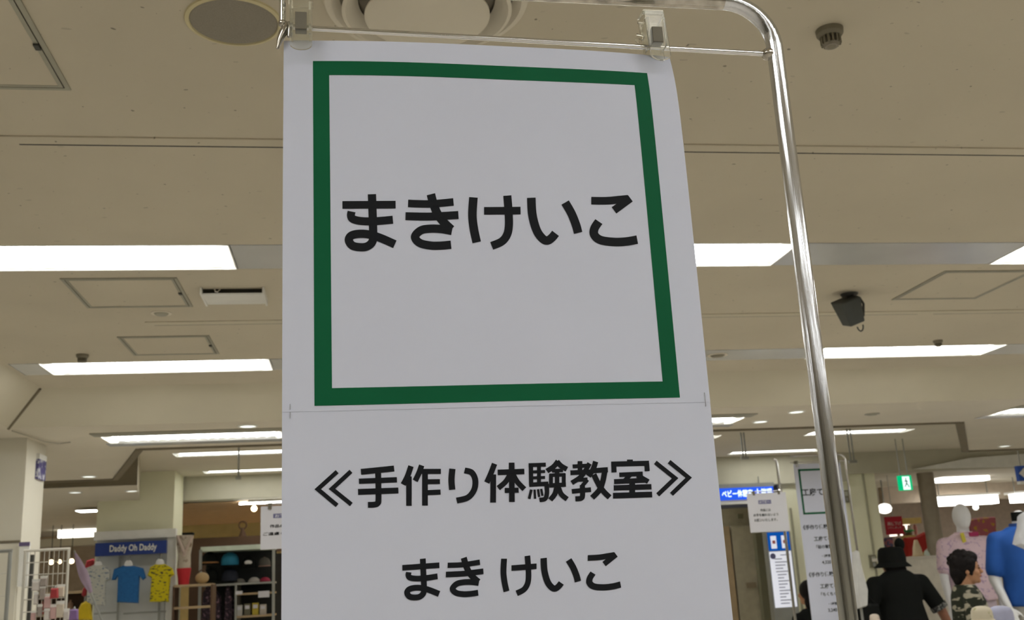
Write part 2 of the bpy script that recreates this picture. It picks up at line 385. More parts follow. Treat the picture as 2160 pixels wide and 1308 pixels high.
# ------------------------------------------------------------------ fluorescent troffers
def troffer(x, y, wd, ln, z, label, group, scallop=.02, nb=16, lamp='lamp'):
    t = empty('ceiling_light', (x, y, z), label, 'ceiling light', group)
    b = MB(); h = .07                                   # open-bottomed housing
    x1, y1 = x+ln, y+wd
    b.bb(x, x1, y, y+.004, z-.003, z+h); b.bb(x, x1, y1-.004, y1, z-.003, z+h); b.bb(x, x+.004, y, y1, z-.003, z+h); b.bb(x1-.004, x1, y, y1, z-.003, z+h); b.bb(x, x1, y, y1, z+h, z+h+.004)
    b.build('housing', 'white', t)
    e = .055                                            # slanted end reflectors in two cells
    for sx, a in ((1, x+.005), (-1, x1-.005)):
        b = MB()
        for c0, c1 in ((y+.008, y+wd/2-.006), (y+wd/2+.006, y1-.008)):
            b.prism([(a, c0, z+.002), (a+sx*e, c0, z+.045), (a, c0, z+.045)], (0, c1-c0, 0))
        b.build('end_reflector', 'white', t)
    MB().bb(x+e, x1-e, y+.012, y1-.012, z+.010, z+.016).build('lamp_panel', lamp, t)
    b = MB(); L = (ln-2*e)/nb                           # scalloped louvre rail along the far side
    for i in range(nb):
        xa = x+e+i*L
        pts = [(xa, y1-.006, z+.004)]+[(xa+L*(.5-.5*math.cos(math.pi*j/8)), y1-.008-scallop*math.sin(math.pi*j/8), z+.004) for j in range(9)]+[(xa+L, y1-.006, z+.004)]
        b.prism(pts, (0, 0, .003))
    b.build('louvre_rail', 'cover', t, tri=True)
    return t
def trow(xs, Y, wd, ln, z, label, group, sc, own=None, lamp='lamp'):
    t = troffer(xs[0], Y, wd, ln, z, own[0] if own else label, group, sc, lamp=lamp)
    for i, x in enumerate(xs[1:]): duplicate(t, (x-xs[0], 0, 0), own[i+1] if own else None)
trow(LX, rowsA[0], .30, 1.2, H1, 'long recessed fluorescent light in the ceiling trough with the white flap vent', 'lights of the first trough', .012,
     ['long bright recessed light whose end stops above the white flap vent', 'long bright recessed light between the paper sign and the chrome upright', 'long bright recessed light next to the hatch by the dark box lamp', 'recessed light at the far end of the first trough, past the hatch'])
trow(LX, rowsA[1], .30, 1.2, H1, 'long recessed fluorescent light in the trough beside the sloped ceiling edge', 'lights of the second trough', .016,
     ['long recessed light between the small hatch and the sloped ceiling corner', 'long recessed light of the second trough, behind the paper sign', 'long recessed light crossed by the chrome upright, beside a dark detector', 'recessed light at the far end of the second trough'])
for Y in rowsA[2:]: trow(LX, Y, .30, 1.2, H1, 'recessed fluorescent light in the ceiling well before the hanging sign', 'lights before the sign', .012)
trow(CX, 7.10, .32, 1.17, H2, 'scalloped fluorescent light in the low soffit strip', 'lights of the soffit strip', .06,
     ['scalloped fluorescent light in the low soffit below a single downlight', 'scalloped soffit light beside the paper sign, near the twin downlights', 'scalloped soffit light by the dark angled moulding'])
trow([-1.69, .49, 2.67, 4.85], 10.35, .27, 1.17, H3, 'fluorescent light in the raised ceiling beyond the soffit strip', 'lights of the raised ceiling', .02,
     ['fluorescent light in the raised ceiling by the left angled moulding', 'fluorescent light in the raised ceiling behind the paper sign', 'fluorescent light in the raised ceiling behind the stapled sheet edge', 'fluorescent light in the raised ceiling crossed by the chrome upright'], 'lamp2')
trow([-1.62, .46, 2.54, 4.55], 11.95, .22, 1.17, H3, 'fluorescent light in the raised ceiling close to the fascia', 'lights close to the fascia', .02,
     ['fluorescent light close to the fascia above the warm-lit shop', 'fluorescent light close to the fascia behind the sign lettering', 'fluorescent light close to the fascia behind the sign edge', 'fluorescent light close to the fascia above the blue lit sign'], 'lamp2')
for Y in (1.0, 4.4, 8.0):                      # added fill lights in the unseen side halls, brightening the background
    trow([-10.2, -7.6, -4.9], Y, .30, 1.2, H2-.075, 'fluorescent light under the low soffit of a side hall', 'lights of the side halls', .02)
    trow([8.0, 10.6, 13.2], Y, .30, 1.2, H2-.075, 'fluorescent light under the low soffit of a side hall', 'lights of the side halls', .02)
for Y in (13.4, 16.2):                         # fill lights added out of view in the shops beyond the fascia
    trow([-9.8, -7.4], Y, .30, 1.2, H4-.075, 'fluorescent light under the ceiling of a far shop', 'lights of the far shops', .02)
    trow([9.6, 12.2], Y, .30, 1.2, H4-.075, 'fluorescent light under the ceiling of a far shop', 'lights of the far shops', .02)
trow([1.9, 3.3], 12.95, .30, 1.2, H4-.075, 'fluorescent light under the ceiling of the lift lobby', 'lights of the lift lobby', .02, None, 'lamp2')  # added behind the paper sign to brighten the lobby
M['lampwarm'] = emitter('lamp_warm', (1, .80, .48), 24)  # added warm fill for the shop, hidden behind the paper sign
trow([-.1, 1.3], 14.3, .30, 1.2, H4-.20, 'warm tube light under the sloped ceiling of the warm-lit shop', 'lights of the warm-lit shop', .02, None, 'lampwarm')
trow([-8.6, -5.0], 11.2, .30, 1.2, H2-.075, 'fluorescent light under the soffit before the shop column', 'lights before the shop column', .02)  # unseen row added to lift the light around the column

# ------------------------------------------------------------------ ceiling fittings
def hatch(x0, y0, x1, y1, label, latch=True):
    t = empty('access_hatch', ((x0+x1)/2, (y0+y1)/2, H1), label, 'access hatch', None)
    def ring(o, wd, z, name, m):
        b = MB()
        a, c, d, e = x0+o, x1-o, y0+o, y1-o
        b.bb(a, c, d, d+wd, H1-z, H1+.001); b.bb(a, c, e-wd, e, H1-z, H1+.001); b.bb(a, a+wd, d+wd, e-wd, H1-z, H1+.001); b.bb(c-wd, c, d+wd, e-wd, H1-z, H1+.001)
        return b.build(name, m, t)
    ring(-.012, .012, .004, 'outer_frame', 'frame'); ring(0, .003, .0015, 'gap', 'black'); ring(.003, .010, .004, 'inner_frame', 'frame')
    MB().bb(x0+.013, x1-.013, y0+.013, y1-.013, H1-.003, H1+.001).build('panel', 'ceil', t)
    if latch: MB().bb(x1-.014, x1-.002, (y0+y1)/2-.012, (y0+y1)/2+.012, H1-.009, H1-.003).build('latch', 'dkmetal', t)
    return t
hatch(-1.11, 2.07, -.69, 2.49, 'square ceiling access hatch next to the round speaker grille')
hatch(-1.11, 4.15, -.69, 4.57, 'square ceiling access hatch next to the white flap vent')
hatch(-1.10, 5.14, -.69, 5.53, 'square ceiling access hatch close to the second light trough')
hatch(2.67, 4.14, 3.10, 4.60, 'square ceiling access hatch near the dark bracket-mounted box', False)

t = empty('ceiling_speaker', (-.245, 2.15, H1), 'round grey-brown speaker grille with a cream rim in the ceiling', 'speaker')
MB().lathe([(.0, -.004), (.094, -.004), (.097, -.002)], (-.245, 2.15, H1), 48).build('grille', 'grille', t, .5)
MB().lathe([(.096, -.001), (.098, -.006), (.106, -.004), (.108, .001)], (-.245, 2.15, H1), 48).build('rim', 'rimcream', t, .5)
t = empty('air_diffuser', (.18, 2.03, H1), 'large round cream air diffuser with stepped rings in the ceiling', 'air diffuser')
c = (.18, 2.03, H1)
MB().lathe([(.0, -.055), (.12, -.055), (.137, -.047), (.137, -.043), (.10, -.035), (0, -.035)], c, 56).build('centre_cone', 'ceil2', t, .5)
MB().lathe([(.150, -.010), (.178, -.038), (.186, -.036), (.184, -.030), (.165, 0)], c, 56).build('middle_ring', 'ceil2', t, .5)
MB().lathe([(.190, -.004), (.208, -.018), (.222, -.014), (.228, .001)], c, 56).build('outer_ring', 'ceil2', t, .5)
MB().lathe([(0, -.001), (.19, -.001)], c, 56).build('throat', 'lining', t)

def detector(x, y, s, label, group=None):
    t = empty('heat_detector', (x, y, H1), label, 'detector', group)
    MB().lathe([(0, -.020*s), (.026*s, -.020*s), (.032*s, -.012*s), (.033*s, 0)], (x, y, H1), 28).build('base', 'detector', t, .5)
    MB().lathe([(0, -.046*s), (.010*s, -.046*s), (.014*s, -.042*s), (.014*s, -.020*s)], (x, y, H1), 20).build('core', 'detector', t, .5)
    b = MB()
    for i in range(14):
        a = i*2*math.pi/14; d = Vector((math.cos(a), math.sin(a), 0))
        b.box(Vector((x, y, H1-.029*s))+d*.0215*s, (.006*s, .005*s, .020*s), Matrix.Rotation(a, 3, 'Z'))
    b.build('cage_fins', 'detector', t)
    MB().lathe([(0, -.046*s), (.016*s, -.045*s), (.020*s, -.038*s), (.013*s, -.036*s)], (x, y, H1), 20).build('cap', 'grille', t, .5)
detector(1.16, 2.11, 1.0, 'round slotted heat detector on the ceiling above the chrome stand')
detector(-1.36, 5.51, .95, 'dark round heat detector between the hatch and the sloped ceiling')
detector(3.46, 5.56, .85, 'dark round heat detector beside the second light trough, right of the box')
def disc(x, y, z, r, label, m='detector', rim='ceil2'):
    t = empty('ceiling_sensor', (x, y, z), label, 'sensor')
    MB().lathe([(r*.72, -.004), (r, -.004), (r*1.03, .001)], (x, y, z), 28).build('flange', rim, t, .5)
    MB().lathe([(0, -.012), (r*.55, -.011), (r*.72, -.003)], (x, y, z), 28).build('cap', m, t, .5)
disc(2.19, 5.84, H1, .062, 'flat ring with a dark centre in the ceiling by the second trough')
disc(-.83, 4.69, H1, .045, 'small pale disc in the ceiling below the flap vent hatch', 'frame')
disc(3.83, 7.15, H2, .055, 'flat brownish disc in the low soffit between downlights', 'frame', 'frame')

def downlight(x, y, z, r, label, group):
    t = empty('downlight', (x, y, z), label, 'downlight', group)
    MB().lathe([(r*.86, -.002), (r*.95, -.008), (r*1.08, -.005), (r*1.1, .001)], (x, y, z), 28).build('rim', 'white', t, .5)
    MB().lathe([(0, -.003), (r*.86, -.003)], (x, y, z), 28).build('lens', 'down', t)
    return t
for x, y in ((-.65, 6.84), (3.14, 6.93), (3.04, 7.38+.27)): downlight(x, y if y < 7.6 else 7.36, H2, .058, 'small round downlight in the low soffit strip', 'soffit downlights')
for x, y in ((-2.21, 9.38), (6.53, 9.62)): downlight(x, y, H2, .062, 'round downlight in the low soffit beside the dark slot', 'slot downlights')
for x, y in ((-2.64, 10.7), (-2.13, 10.78)): downlight(x, y, H2, .062, 'round downlight in the soffit before the shop column', 'shop downlights')
# small square light by the shop column
P = atz(186, 1077, H2)
t = empty('square_downlight', P, 'short bright strip light in the soffit beside the blue shop sign', 'ceiling light')
MB().bb(P.x-.12, P.x+.12, P.y-.13, P.y+.13, H2-.006, H2+.001).build('frame', 'white', t); MB().bb(P.x-.11, P.x+.11, P.y-.12, P.y+.12, H2-.010, H2-.006).build('lamp_panel', 'lamp', t)

# white flap vent hanging open below the ceiling
t = empty('flap_vent', (-.48, 4.38, H1), 'white ceiling vent with a dark slot and a tilted flap', 'vent')
R = Matrix.Rotation(math.radians(4), 3, 'X')
MB().box((-.478, 4.40, H1-.019), (.255, .19, .012), R).build('flap', 'white', t, bevel=.003)
MB().bb(-.60, -.355, 4.315, 4.33, H1-.018, H1).build('slot', 'black', t)
MB().bb(-.608, -.60, 4.285, 4.48, H1-.03, H1).build('cheek', 'white', t); MB().bb(-.355, -.347, 4.285, 4.48, H1-.03, H1).build('cheek', 'white', t)
MB().tube([(-.55, 4.29, H1-.004), (-.545, 4.28, H1-.02), (-.535, 4.278, H1-.024), (-.527, 4.29, H1-.01)], .003, 8).build('latch', 'chrome', t)

# dark box lamp on a bracket
bx = Vector((2.38, 4.50, H1))
t = empty('spot_box', bx, 'dark grey bracket-mounted box lamp tilted below the ceiling', 'lamp')
MB().lathe([(0, -.016), (.030, -.016), (.040, -.006), (.042, 0)], bx, 24).build('ceiling_rose', 'dkmetal', t, .5)
Rb = Matrix.Rotation(math.radians(-20), 3, 'Y') @ Matrix.Rotation(math.radians(20), 3, 'X')
def loc(p): return bx+Vector((-.008, 0, -.085))+Rb @ Vector(p)
top = [(-.062, -.05, .062), (.045, -.05, .062), (.045, .05, .062), (-.062, .05, .062)]; bot = [(-.040, -.036, -.065), (.042, -.036, -.065), (.042, .036, -.065), (-.040, .036, -.065)]
MB().add([loc(p) for p in top+bot], [(0, 1, 2, 3), (4, 5, 6, 7), (0, 1, 5, 4), (1, 2, 6, 5), (2, 3, 7, 6), (3, 0, 4, 7)]).build('body', flat('box_grey', (.06, .065, .06)), t, bevel=.006)
MB().tube([bx+Vector((.025, 0, -.012)), bx+Vector((.050, 0, -.020)), bx+Vector((.066, 0, -.05)), bx+Vector((.062, .01, -.11))], .006, 8).build('yoke', 'dkmetal', t, .6)
MB().tube([bx+Vector((-.02, 0, -.014)), bx+Vector((-.022, 0, -.03))], .018, 10).build('neck', 'dkmetal', t, .6)
MB().tube([loc((.012+.016*math.cos(a), -.03, -.072+.026*math.sin(a)-.006)) for a in [math.pi+i*math.pi/10 for i in range(11)]], .004, 8).build('loop', 'dkmetal', t, .6)

# loose cable looping along the soffit by the left pillar
pts = [atz(x, y, H2-.012) for x, y in ((26, 909), (60, 920), (95, 932), (125, 936), (148, 933))]
tag(MB().tube(pts, .0035, 6).build('ceiling_cable', 'frame', None, .6), 'thin loose cable running along the soffit by the white pillar', 'cable')

# ------------------------------------------------------------------ hanging sign and its stand
PY = math.radians(1.5); PX = Vector((math.cos(PY), math.sin(PY), 0)); PN = Vector((-math.sin(PY), math.cos(PY), 0)); PD = .97911
def onplane(x, y, off=0): d = ray(x, y); return CAM+d*((PD+off)/d.dot(PN))
PO = onplane(595, 850)
def uv(x, y): p = onplane(x, y)-PO; return (p.dot(PX), p.z)
def sm(t): t = min(max(t, 0), 1); return t*t*(3-2*t)
def bow(u, v):
    """how far the paper curls back from its plane (positive = away from the reader)"""
    a = .009*max(0, 1-u/.2)**2*sm((v-.18)/.16)
    c = .009*max(0, (u-.18)/.24)**3*min(max((v-.16)/.22, 0), 1)**4 + .003*max(0, (u-.25)/.17)**2*sm((v-.05)/.3)
    d = .006*min(max((v-.30)/.08, 0), 1)**3
    wv = .0012*math.sin(u*16+.6)*math.cos(v*9)
    return a+c+d+wv-.0012
def W(u, v, off=0): return PO+PX*u+Vector((0, 0, v))+PN*(bow(u, v)-off)
sign = empty('hanging_sign', PO+Vector((0, 0, -.6)), 'white paper sign with a green square and black Japanese lettering clipped to the chrome stand', 'sign')
fo, fi = (.0297, .3884, -.0036, .3568), (.0460, .3718, .0130, .3402)     # green frame outer / inner (u0,u1,v0,v1)
us = sorted({0, .42, *fo[:2], *fi[:2], *[i*.42/24 for i in range(25)]}); vU = sorted({-.0088, .3825, *fo[2:], *fi[2:], *[-.0088+i*.3913/24 for i in range(25)]}); vL = [-.60+i*.598/28 for i in range(29)]
def sheet(us, vs, off, keep=None, th=.0004):
    b = MB(); n = len(vs)
    for o in (off, off-th):
        for u in us:
            for v in vs: b.v.append(W(u, v, o))
    N = len(us)*n; cells = [(i, j) for i in range(len(us)-1) for j in range(n-1) if keep is None or keep((us[i]+us[i+1])/2, (vs[j]+vs[j+1])/2)]
    S = set(cells)
    for i, j in cells:
        a, c, d, e = i*n+j, (i+1)*n+j, (i+1)*n+j+1, i*n+j+1
        b.f.append((a, c, d, e)); b.f.append((N+a, N+e, N+d, N+c))
        for (di, dj, p, r) in ((-1, 0, a, e), (1, 0, c, d), (0, -1, a, c), (0, 1, e, d)):
            if (i+di, j+dj) not in S: b.f.append((p, r, N+r, N+p))
    return b
SU = sheet(us, vU, .00032, None, .00025).build('upper_sheet', 'paper', sign, .6)
SL = sheet(us, vL, .0).build('lower_sheet', 'paper', sign, .6)
sheet(us, vU, .0006, lambda u, v: fo[0] < u < fo[1] and fo[2] < v < fo[3] and not (fi[0] < u < fi[1] and fi[2] < v < fi[3]), .0002).build('green_square', 'green', SU, .6)

# brush-free gothic strokes: (points, width) in picture pixels of one enlargement, laid onto the sheet
def spline(P, corner):
    if corner or len(P) < 3: return P
    out = []
    for i in range(len(P)-1):
        p0, p1, p2, p3 = P[max(i-1, 0)], P[i], P[i+1], P[min(i+2, len(P)-1)]
        for k in range(8):
            t = k/8; out.append(tuple(.5*((2*p1[c])+(-p0[c]+p2[c])*t+(2*p0[c]-5*p1[c]+4*p2[c]-p3[c])*t*t+(-p0[c]+3*p1[c]-3*p2[c]+p3[c])*t**3) for c in (0, 1)))
    return out+[P[-1]]
def ribbon(P, wd, corner=False):
    """flat stroke with square ends; returns left/right outline pairs"""
    P = [Vector(p) for p in spline(P, corner)]; out = []
    for i, p in enumerate(P):
        a = (p-P[i-1]).normalized() if i else None; c = (P[i+1]-p).normalized() if i < len(P)-1 else None
        d = (a+c).normalized() if a and c else (a or c); nn = Vector((-d.y, d.x))
        k = 1/max(.35, nn.dot(Vector((-(a or c).y, (a or c).x))))
        out.append((p+nn*wd/2*k, p-nn*wd/2*k))
    return out
def strokes(mb, S, ox, oy, sc, off, fmap=None):
    for st in S:
        prs = ribbon(st[0], st[1], len(st) > 2); b0 = len(mb.v)
        for l, r in prs:
            for p in (l, r):
                u, v = uv(ox+p.x/sc, oy+p.y/sc)
                if fmap: u, v = fmap(u, v)
                mb.v.append(W(u, v, off))
        for i in range(len(prs)-1): mb.f.append((b0+2*i, b0+2*i+1, b0+2*i+3, b0+2*i+2))
KANA = {
 'ma': [([(130, 197), (476, 195)], 50), ([(322, 127), (328, 300), (330, 400), (322, 440), (290, 466), (245, 471), (195, 460), (172, 425), (190, 395), (245, 384), (310, 390), (380, 412), (471, 452)], 54),
        ([(190, 240), (186, 268), (202, 290), (260, 302), (350, 302), (458, 293)], 52)],
 'ki': [([(557, 187), (700, 190), (852, 177)], 49), ([(540, 270), (700, 272), (884, 262)], 52), ([(705, 127), (722, 190), (745, 248), (780, 300), (838, 356)], 56),
        ([(842, 366), (770, 353), (700, 351), (640, 362), (602, 403), (632, 443), (700, 460), (770, 461), (836, 455)], 54)],
 'ke': [([(982, 147), (975, 260), (984, 350), (1003, 440)], 56), ([(1051, 235), (1288, 233)], 50), ([(1202, 135), (1210, 240), (1212, 330), (1200, 390), (1165, 435), (1100, 463)], 53)],
 'i':  [([(1358, 149), (1365, 260), (1392, 360), (1430, 415), (1463, 428), (1493, 408), (1515, 381)], 56), ([(1578, 180), (1618, 250), (1648, 325), (1662, 378)], 56)],
 'ko': [([(1748, 168), (1850, 168), (1935, 160), (1988, 155)], 50), ([(2003, 152), (1896, 231)], 51), ([(1797, 304), (1768, 350), (1768, 392), (1810, 425), (1900, 437), (1980, 433), (2047, 421)], 56)]}
TITLE = [
 ([(183, 142), (78, 237), (183, 325)], 22, 1), ([(258, 140), (155, 235), (260, 320)], 22, 1),
 ([(312, 143), (492, 125)], 30), ([(301, 194), (507, 186)], 27), ([(296, 252), (515, 244)], 30), ([(405, 132), (407, 285), (402, 313), (383, 321), (350, 322)], 30),
 ([(583, 112), (565, 165), (541, 212)], 28), ([(572, 168), (572, 327)], 28), ([(641, 108), (625, 152), (606, 192)], 28), ([(632, 141), (745, 141)], 26), ([(659, 140), (659, 326)], 29), ([(672, 197), (740, 196)], 25), ([(672, 256), (743, 253)], 26),
 ([(807, 127), (802, 185), (806, 240)], 32), ([(873, 136), (912, 148), (931, 190), (924, 242), (890, 283), (830, 299)], 30),
 ([(1035, 100), (1015, 152), (993, 202)], 28), ([(1028, 158), (1027, 310)], 29), ([(1052, 147), (1196, 142)], 28), ([(1127, 94), (1129, 307)], 29), ([(1122, 152), (1095, 197), (1055, 232)], 27), ([(1132, 152), (1157, 197), (1196, 238)], 27), ([(1090, 245), (1165, 243)], 26),
 ([(1219, 108), (1312, 105)], 20), ([(1231, 100), (1233, 215)], 22), ([(1275, 105), (1275, 208)], 20), ([(1235, 145), (1308, 142)], 15), ([(1235, 177), (1308, 174)], 15), ([(1222, 214), (1326, 208)], 22), ([(1316, 208), (1318, 260), (1308, 290), (1278, 296)], 23),
 ([(1234, 240), (1222, 290)], 14), ([(1251, 240), (1254, 290)], 12), ([(1270, 238), (1276, 280)], 12), ([(1287, 236), (1294, 274)], 12),
 ([(1378, 86), (1355, 115), (1318, 140)], 26), ([(1372, 88), (1395, 112), (1426, 130)], 26), ([(1345, 138), (1405, 136)], 18), ([(1373, 135), (1373, 235)], 23), ([(1340, 155), (1340, 224)], 20), ([(1409, 153), (1409, 220)], 20), ([(1332, 163), (1418, 160)], 18), ([(1330, 218), (1421, 213)], 22), ([(1372, 218), (1362, 262), (1336, 296)], 26), ([(1378, 222), (1396, 265), (1428, 292)], 26),
 ([(1457, 115), (1545, 110)], 20), ([(1497, 86), (1497, 160)], 24), ([(1445, 149), (1552, 144)], 24), ([(1549, 98), (1507, 165), (1452, 204)], 24), ([(1472, 188), (1538, 185)], 20), ([(1538, 186), (1508, 222)], 20), ([(1510, 215), (1511, 270), (1503, 287), (1472, 290)], 26), ([(1453, 250), (1557, 240)], 24),
 ([(1582, 88), (1568, 130), (1543, 168)], 27), ([(1568, 138), (1648, 132)], 26), ([(1632, 135), (1622, 190), (1604, 240), (1563, 284)], 28), ([(1572, 158), (1600, 215), (1628, 253), (1658, 282)], 28),
 ([(1768, 77), (1768, 105)], 30), ([(1666, 102), (1872, 97)], 26), ([(1680, 100), (1682, 147)], 26), ([(1859, 97), (1862, 140)], 26), ([(1710, 160), (1838, 154)], 23), ([(1770, 160), (1738, 192)], 22), ([(1682, 197), (1850, 189)], 25), ([(1808, 162), (1868, 197)], 25), ([(1680, 231), (1885, 224)], 27), ([(1676, 273), (1889, 266)], 29), ([(1780, 190), (1781, 272)], 30),
 ([(1906, 92), (2014, 178), (1919, 268)], 22, 1), ([(1981, 88), (2088, 175), (1994, 265)], 22, 1)]
b = MB()
for S in KANA.values(): strokes(b, S, 680, 370, 3.0857, .0007)
b.build('large_lettering', 'ink', SU)
b = MB(); TITLE = [(st_[0], st_[1]*1.07)+tuple(st_[2:]) for st_ in TITLE]; strokes(b, TITLE, 640, 940, 2.5714, .0004); b.build('title_lettering', 'ink', SL)
b = MB()
SM = {'ma': (120, 447, 160, 524), 'ki': (498, 830, 145, 498), 'ke': (978, 1298, 137, 487), 'i': (1333, 1678, 146, 447), 'ko': (1720, 2022, 108, 440)}
for k_, S in KANA.items():
    t_ = MB(); strokes(t_, S, 680, 370, 3.0857, 0)
    U = [(p-PO).dot(PX) for p in t_.v]; V = [(p-PO).z for p in t_.v]; su0, su1, sv0, sv1 = min(U), max(U), min(V), max(V)
    x0, x1, y0, y1 = SM[k_]; mx, my = (x0+x1)/2, (y0+y1)/2
    g = lambda X, Y: uv(820+X/4.1538, 1140+Y/4.1538)
    du0, du1 = g(x0, my)[0], g(x1, my)[0]; dv1, dv0 = g(mx, y0)[1], g(mx, y1)[1]
    strokes(b, S, 680, 370, 3.0857, .0004, lambda u, v: (du0+(u-su0)/(su1-su0)*(du1-du0), dv0+(v-sv0)/(sv1-sv0)*(dv1-dv0)))
b.build('small_lettering', 'ink', SL)
for (x, ya, yb) in ((612, 853, 864), (612, 870, 882)):
    p, r = uv(x, ya), uv(x, yb); MB().tube([W(*p, .0002), W(*p, .0012), W(*r, .0012), W(*r, .0002)], .0003, 6).build('staple', 'staple', sign)
p, r = uv(1485, 829), uv(1488, 857); MB().tube([W(*p, .0002), W(*p, .0012), W(*r, .0012), W(*r, .0002)], .0003, 6).build('staple', 'staple', sign)

# chrome gallows stand
def SP(x, y, off=.008): return onplane(x, y, off)
st = empty('sign_stand', Vector((SP(1712, 700).x, SP(1712, 700).y, 0)), 'chrome tube stand with a bent top arm and a thin hanging rail', 'sign stand')
uR = uv(1712, 700)[0]+.004; AZ = onplane(1550, 5, .008).z; RR = .056; y0 = .008
def SW(u, z, off=y0): return Vector((PO.x, PO.y, 0))+PX*u+PN*off+Vector((0, 0, z))
path = [SW(uR, .02), SW(uR, 1.0), SW(uR, AZ-RR)]+[SW(uR-RR+RR*math.cos(a), AZ-RR+RR*math.sin(a)) for a in [i*math.pi/24 for i in range(1, 13)]]
MB().tube(path, .0092, 32).build('upright', 'drawn', st, .8)
uL = uv(595, 20)[0]
MB().tube([SW(uR-RR, AZ), SW((uR+uL)/2, AZ-.0005), SW(uL-.02, AZ)], .0092, 24).build('arm', 'rust', st, .8)
ru = (uv(603, 57), uv(1640, 115))
zl = onplane(603, 57, .008).z; zr = onplane(1640, 115, .008).z
MB().tube([SW(uL+.004, zl), SW(uR-.006, zr)], .0029, 14).build('rail', 'chrome', st, .8)
MB().ball(SW(uR-.009, zr), (.008, .008, .007), 14).build('weld', 'rust', st, 1)
MB().tube([SW(uL, AZ), SW(uL, zl+.006)], .0035, 14).build('drop_rod', 'chrome', st, .8)
MB().ball(SW(uL, zl+.004), .0045, 12).build('weld', 'rust', st, 1)
lug = [SP(601, 45), SP(604, 56), SP(597, 70), SP(590, 85), SP(585, 103)]
MB().tube(lug, [.002, .0042, .0046, .0032, .0014], 12).build('hook_lug', 'rust', st, .8)
MB().tube([SP(609, 46), SP(611, 60), SP(610, 78)], [.0015, .003, .0022], 10).build('hook_lug', 'rust', st, .8)
MB().lathe([(0, .0), (.19, 0), (.19, .008), (.16, .014), (.02, .02), (0, .02)], (st.location.x, st.location.y, 0), 40).build('base_plate', 'chrome', st, .5)

# clear plastic clips
def clip(xc, yt, yb, wpx, lean, label, prong):
    """front and back jaws, hinge bar and spring block; gripping the sheet's top edge below the rail"""
    c = uv(xc, (yt+yb)/2); h = (uv(xc, yt)[1]-uv(xc, yb)[1]); wd = wpx*mpp(onplane(xc, 60)); z0 = PO.z+c[1]
    t = empty('sign_clip', SW(c[0], z0), label, 'clip')
    def jaw(off, th, top, bot, name):
        b = MB(); pts = []
        for k in range(9): a = math.pi+k*math.pi/8; pts.append((c[0]+wd/2*math.cos(a)+lean*h*.45, z0-h/2+bot+wd*.28+wd*.28*math.sin(a)))
        pts += [(c[0]+wd/2-lean*h*.45, z0+h/2-top), (c[0]-wd/2-lean*h*.45, z0+h/2-top)]
        b.prism([SW(p[0], p[1], off) for p in pts], PN*th); return b.build(name, 'clip', t, bevel=.0006, tri=True)
    jaw(-.0085, .0028, 0, 0, 'front_jaw'); jaw(.012, .0026, .004, .006, 'back_jaw')
    L = lambda f: c[0]-lean*h*f
    MB().bb(-1, 1, -1, 1, -1, 1)
    R = Matrix.Rotation(PY, 3, 'Z')
    MB().box(SW(L(.45), z0+h*.44, .003), (wd*1.10, .020, h*.09), R).build('hinge_bar', 'clip', t, bevel=.001)
    for s in (-1, 1): MB().box(SW(L(.1)+s*wd*.40, z0+h*.06, .0012), (.0022, .021, h*.55), R).build('side_rib', 'clip', t)
    MB().box(SW(L(0), z0-h*.005, -.0035), (wd*.52, .012, h*.30), R).build('spring_block', 'clipin', t, bevel=.0006)
    if prong: MB().tube([SW(c[0]-wd*.45, z0+h*.06), SW(c[0]-wd*.75, z0+h*.10), SW(c[0]-wd*.80, z0+h*.02), SW(c[0]-wd*.70, z0-h*.05)], [.003, .003, .0022, .0015], 10).build('side_hook', 'clip', t, .7)
clip(635, -8, 112, 46, 0, 'clear plastic clip on the sign beside the hooked rail end', False)
clip(1382, 28, 133, 44, .07, 'clear plastic clip on the sign beside its curled corner', True)

# ------------------------------------------------------------------ helpers for the hall behind
def px_rect(x0, y0, x1, y1, Y):
    P = aty((x0+x1)/2, (y0+y1)/2, Y); s = mpp(P); return P.x, P.z, (x1-x0)*s, (y1-y0)*s
def slab(mb, x0, y0, x1, y1, Y, th):
    X, Z, wd, h = px_rect(x0, y0, x1, y1, Y); return mb.bb(X-wd/2, X+wd/2, Y, Y+th, Z-h/2, Z+h/2)
def zpts(pts, ox, oy, sc, Y): return [(aty(ox+x/sc, oy+y/sc, Y).x, aty(ox+x/sc, oy+y/sc, Y).z) for x, y in pts]
def remesh(mb, name, m, parent, voxel=.007, smooth=6):
    """fuse overlapping pieces into one continuous skin"""
    o = mb.build(name, m, parent, None)
    r = o.modifiers.new('r', 'REMESH'); r.mode = 'VOXEL'; r.voxel_size = voxel
    sm_ = o.modifiers.new('s', 'SMOOTH'); sm_.factor = .5; sm_.iterations = smooth
    dg = bpy.context.evaluated_depsgraph_get(); me = bpy.data.meshes.new_from_object(o.evaluated_get(dg)); me.name = name
    o.modifiers.clear(); old = o.data; o.data = me; bpy.data.meshes.remove(old)
    me.polygons.foreach_set('use_smooth', [True]*len(me.polygons)); 
    if not me.materials: me.materials.append(M[m] if isinstance(m, str) else m)
    return o

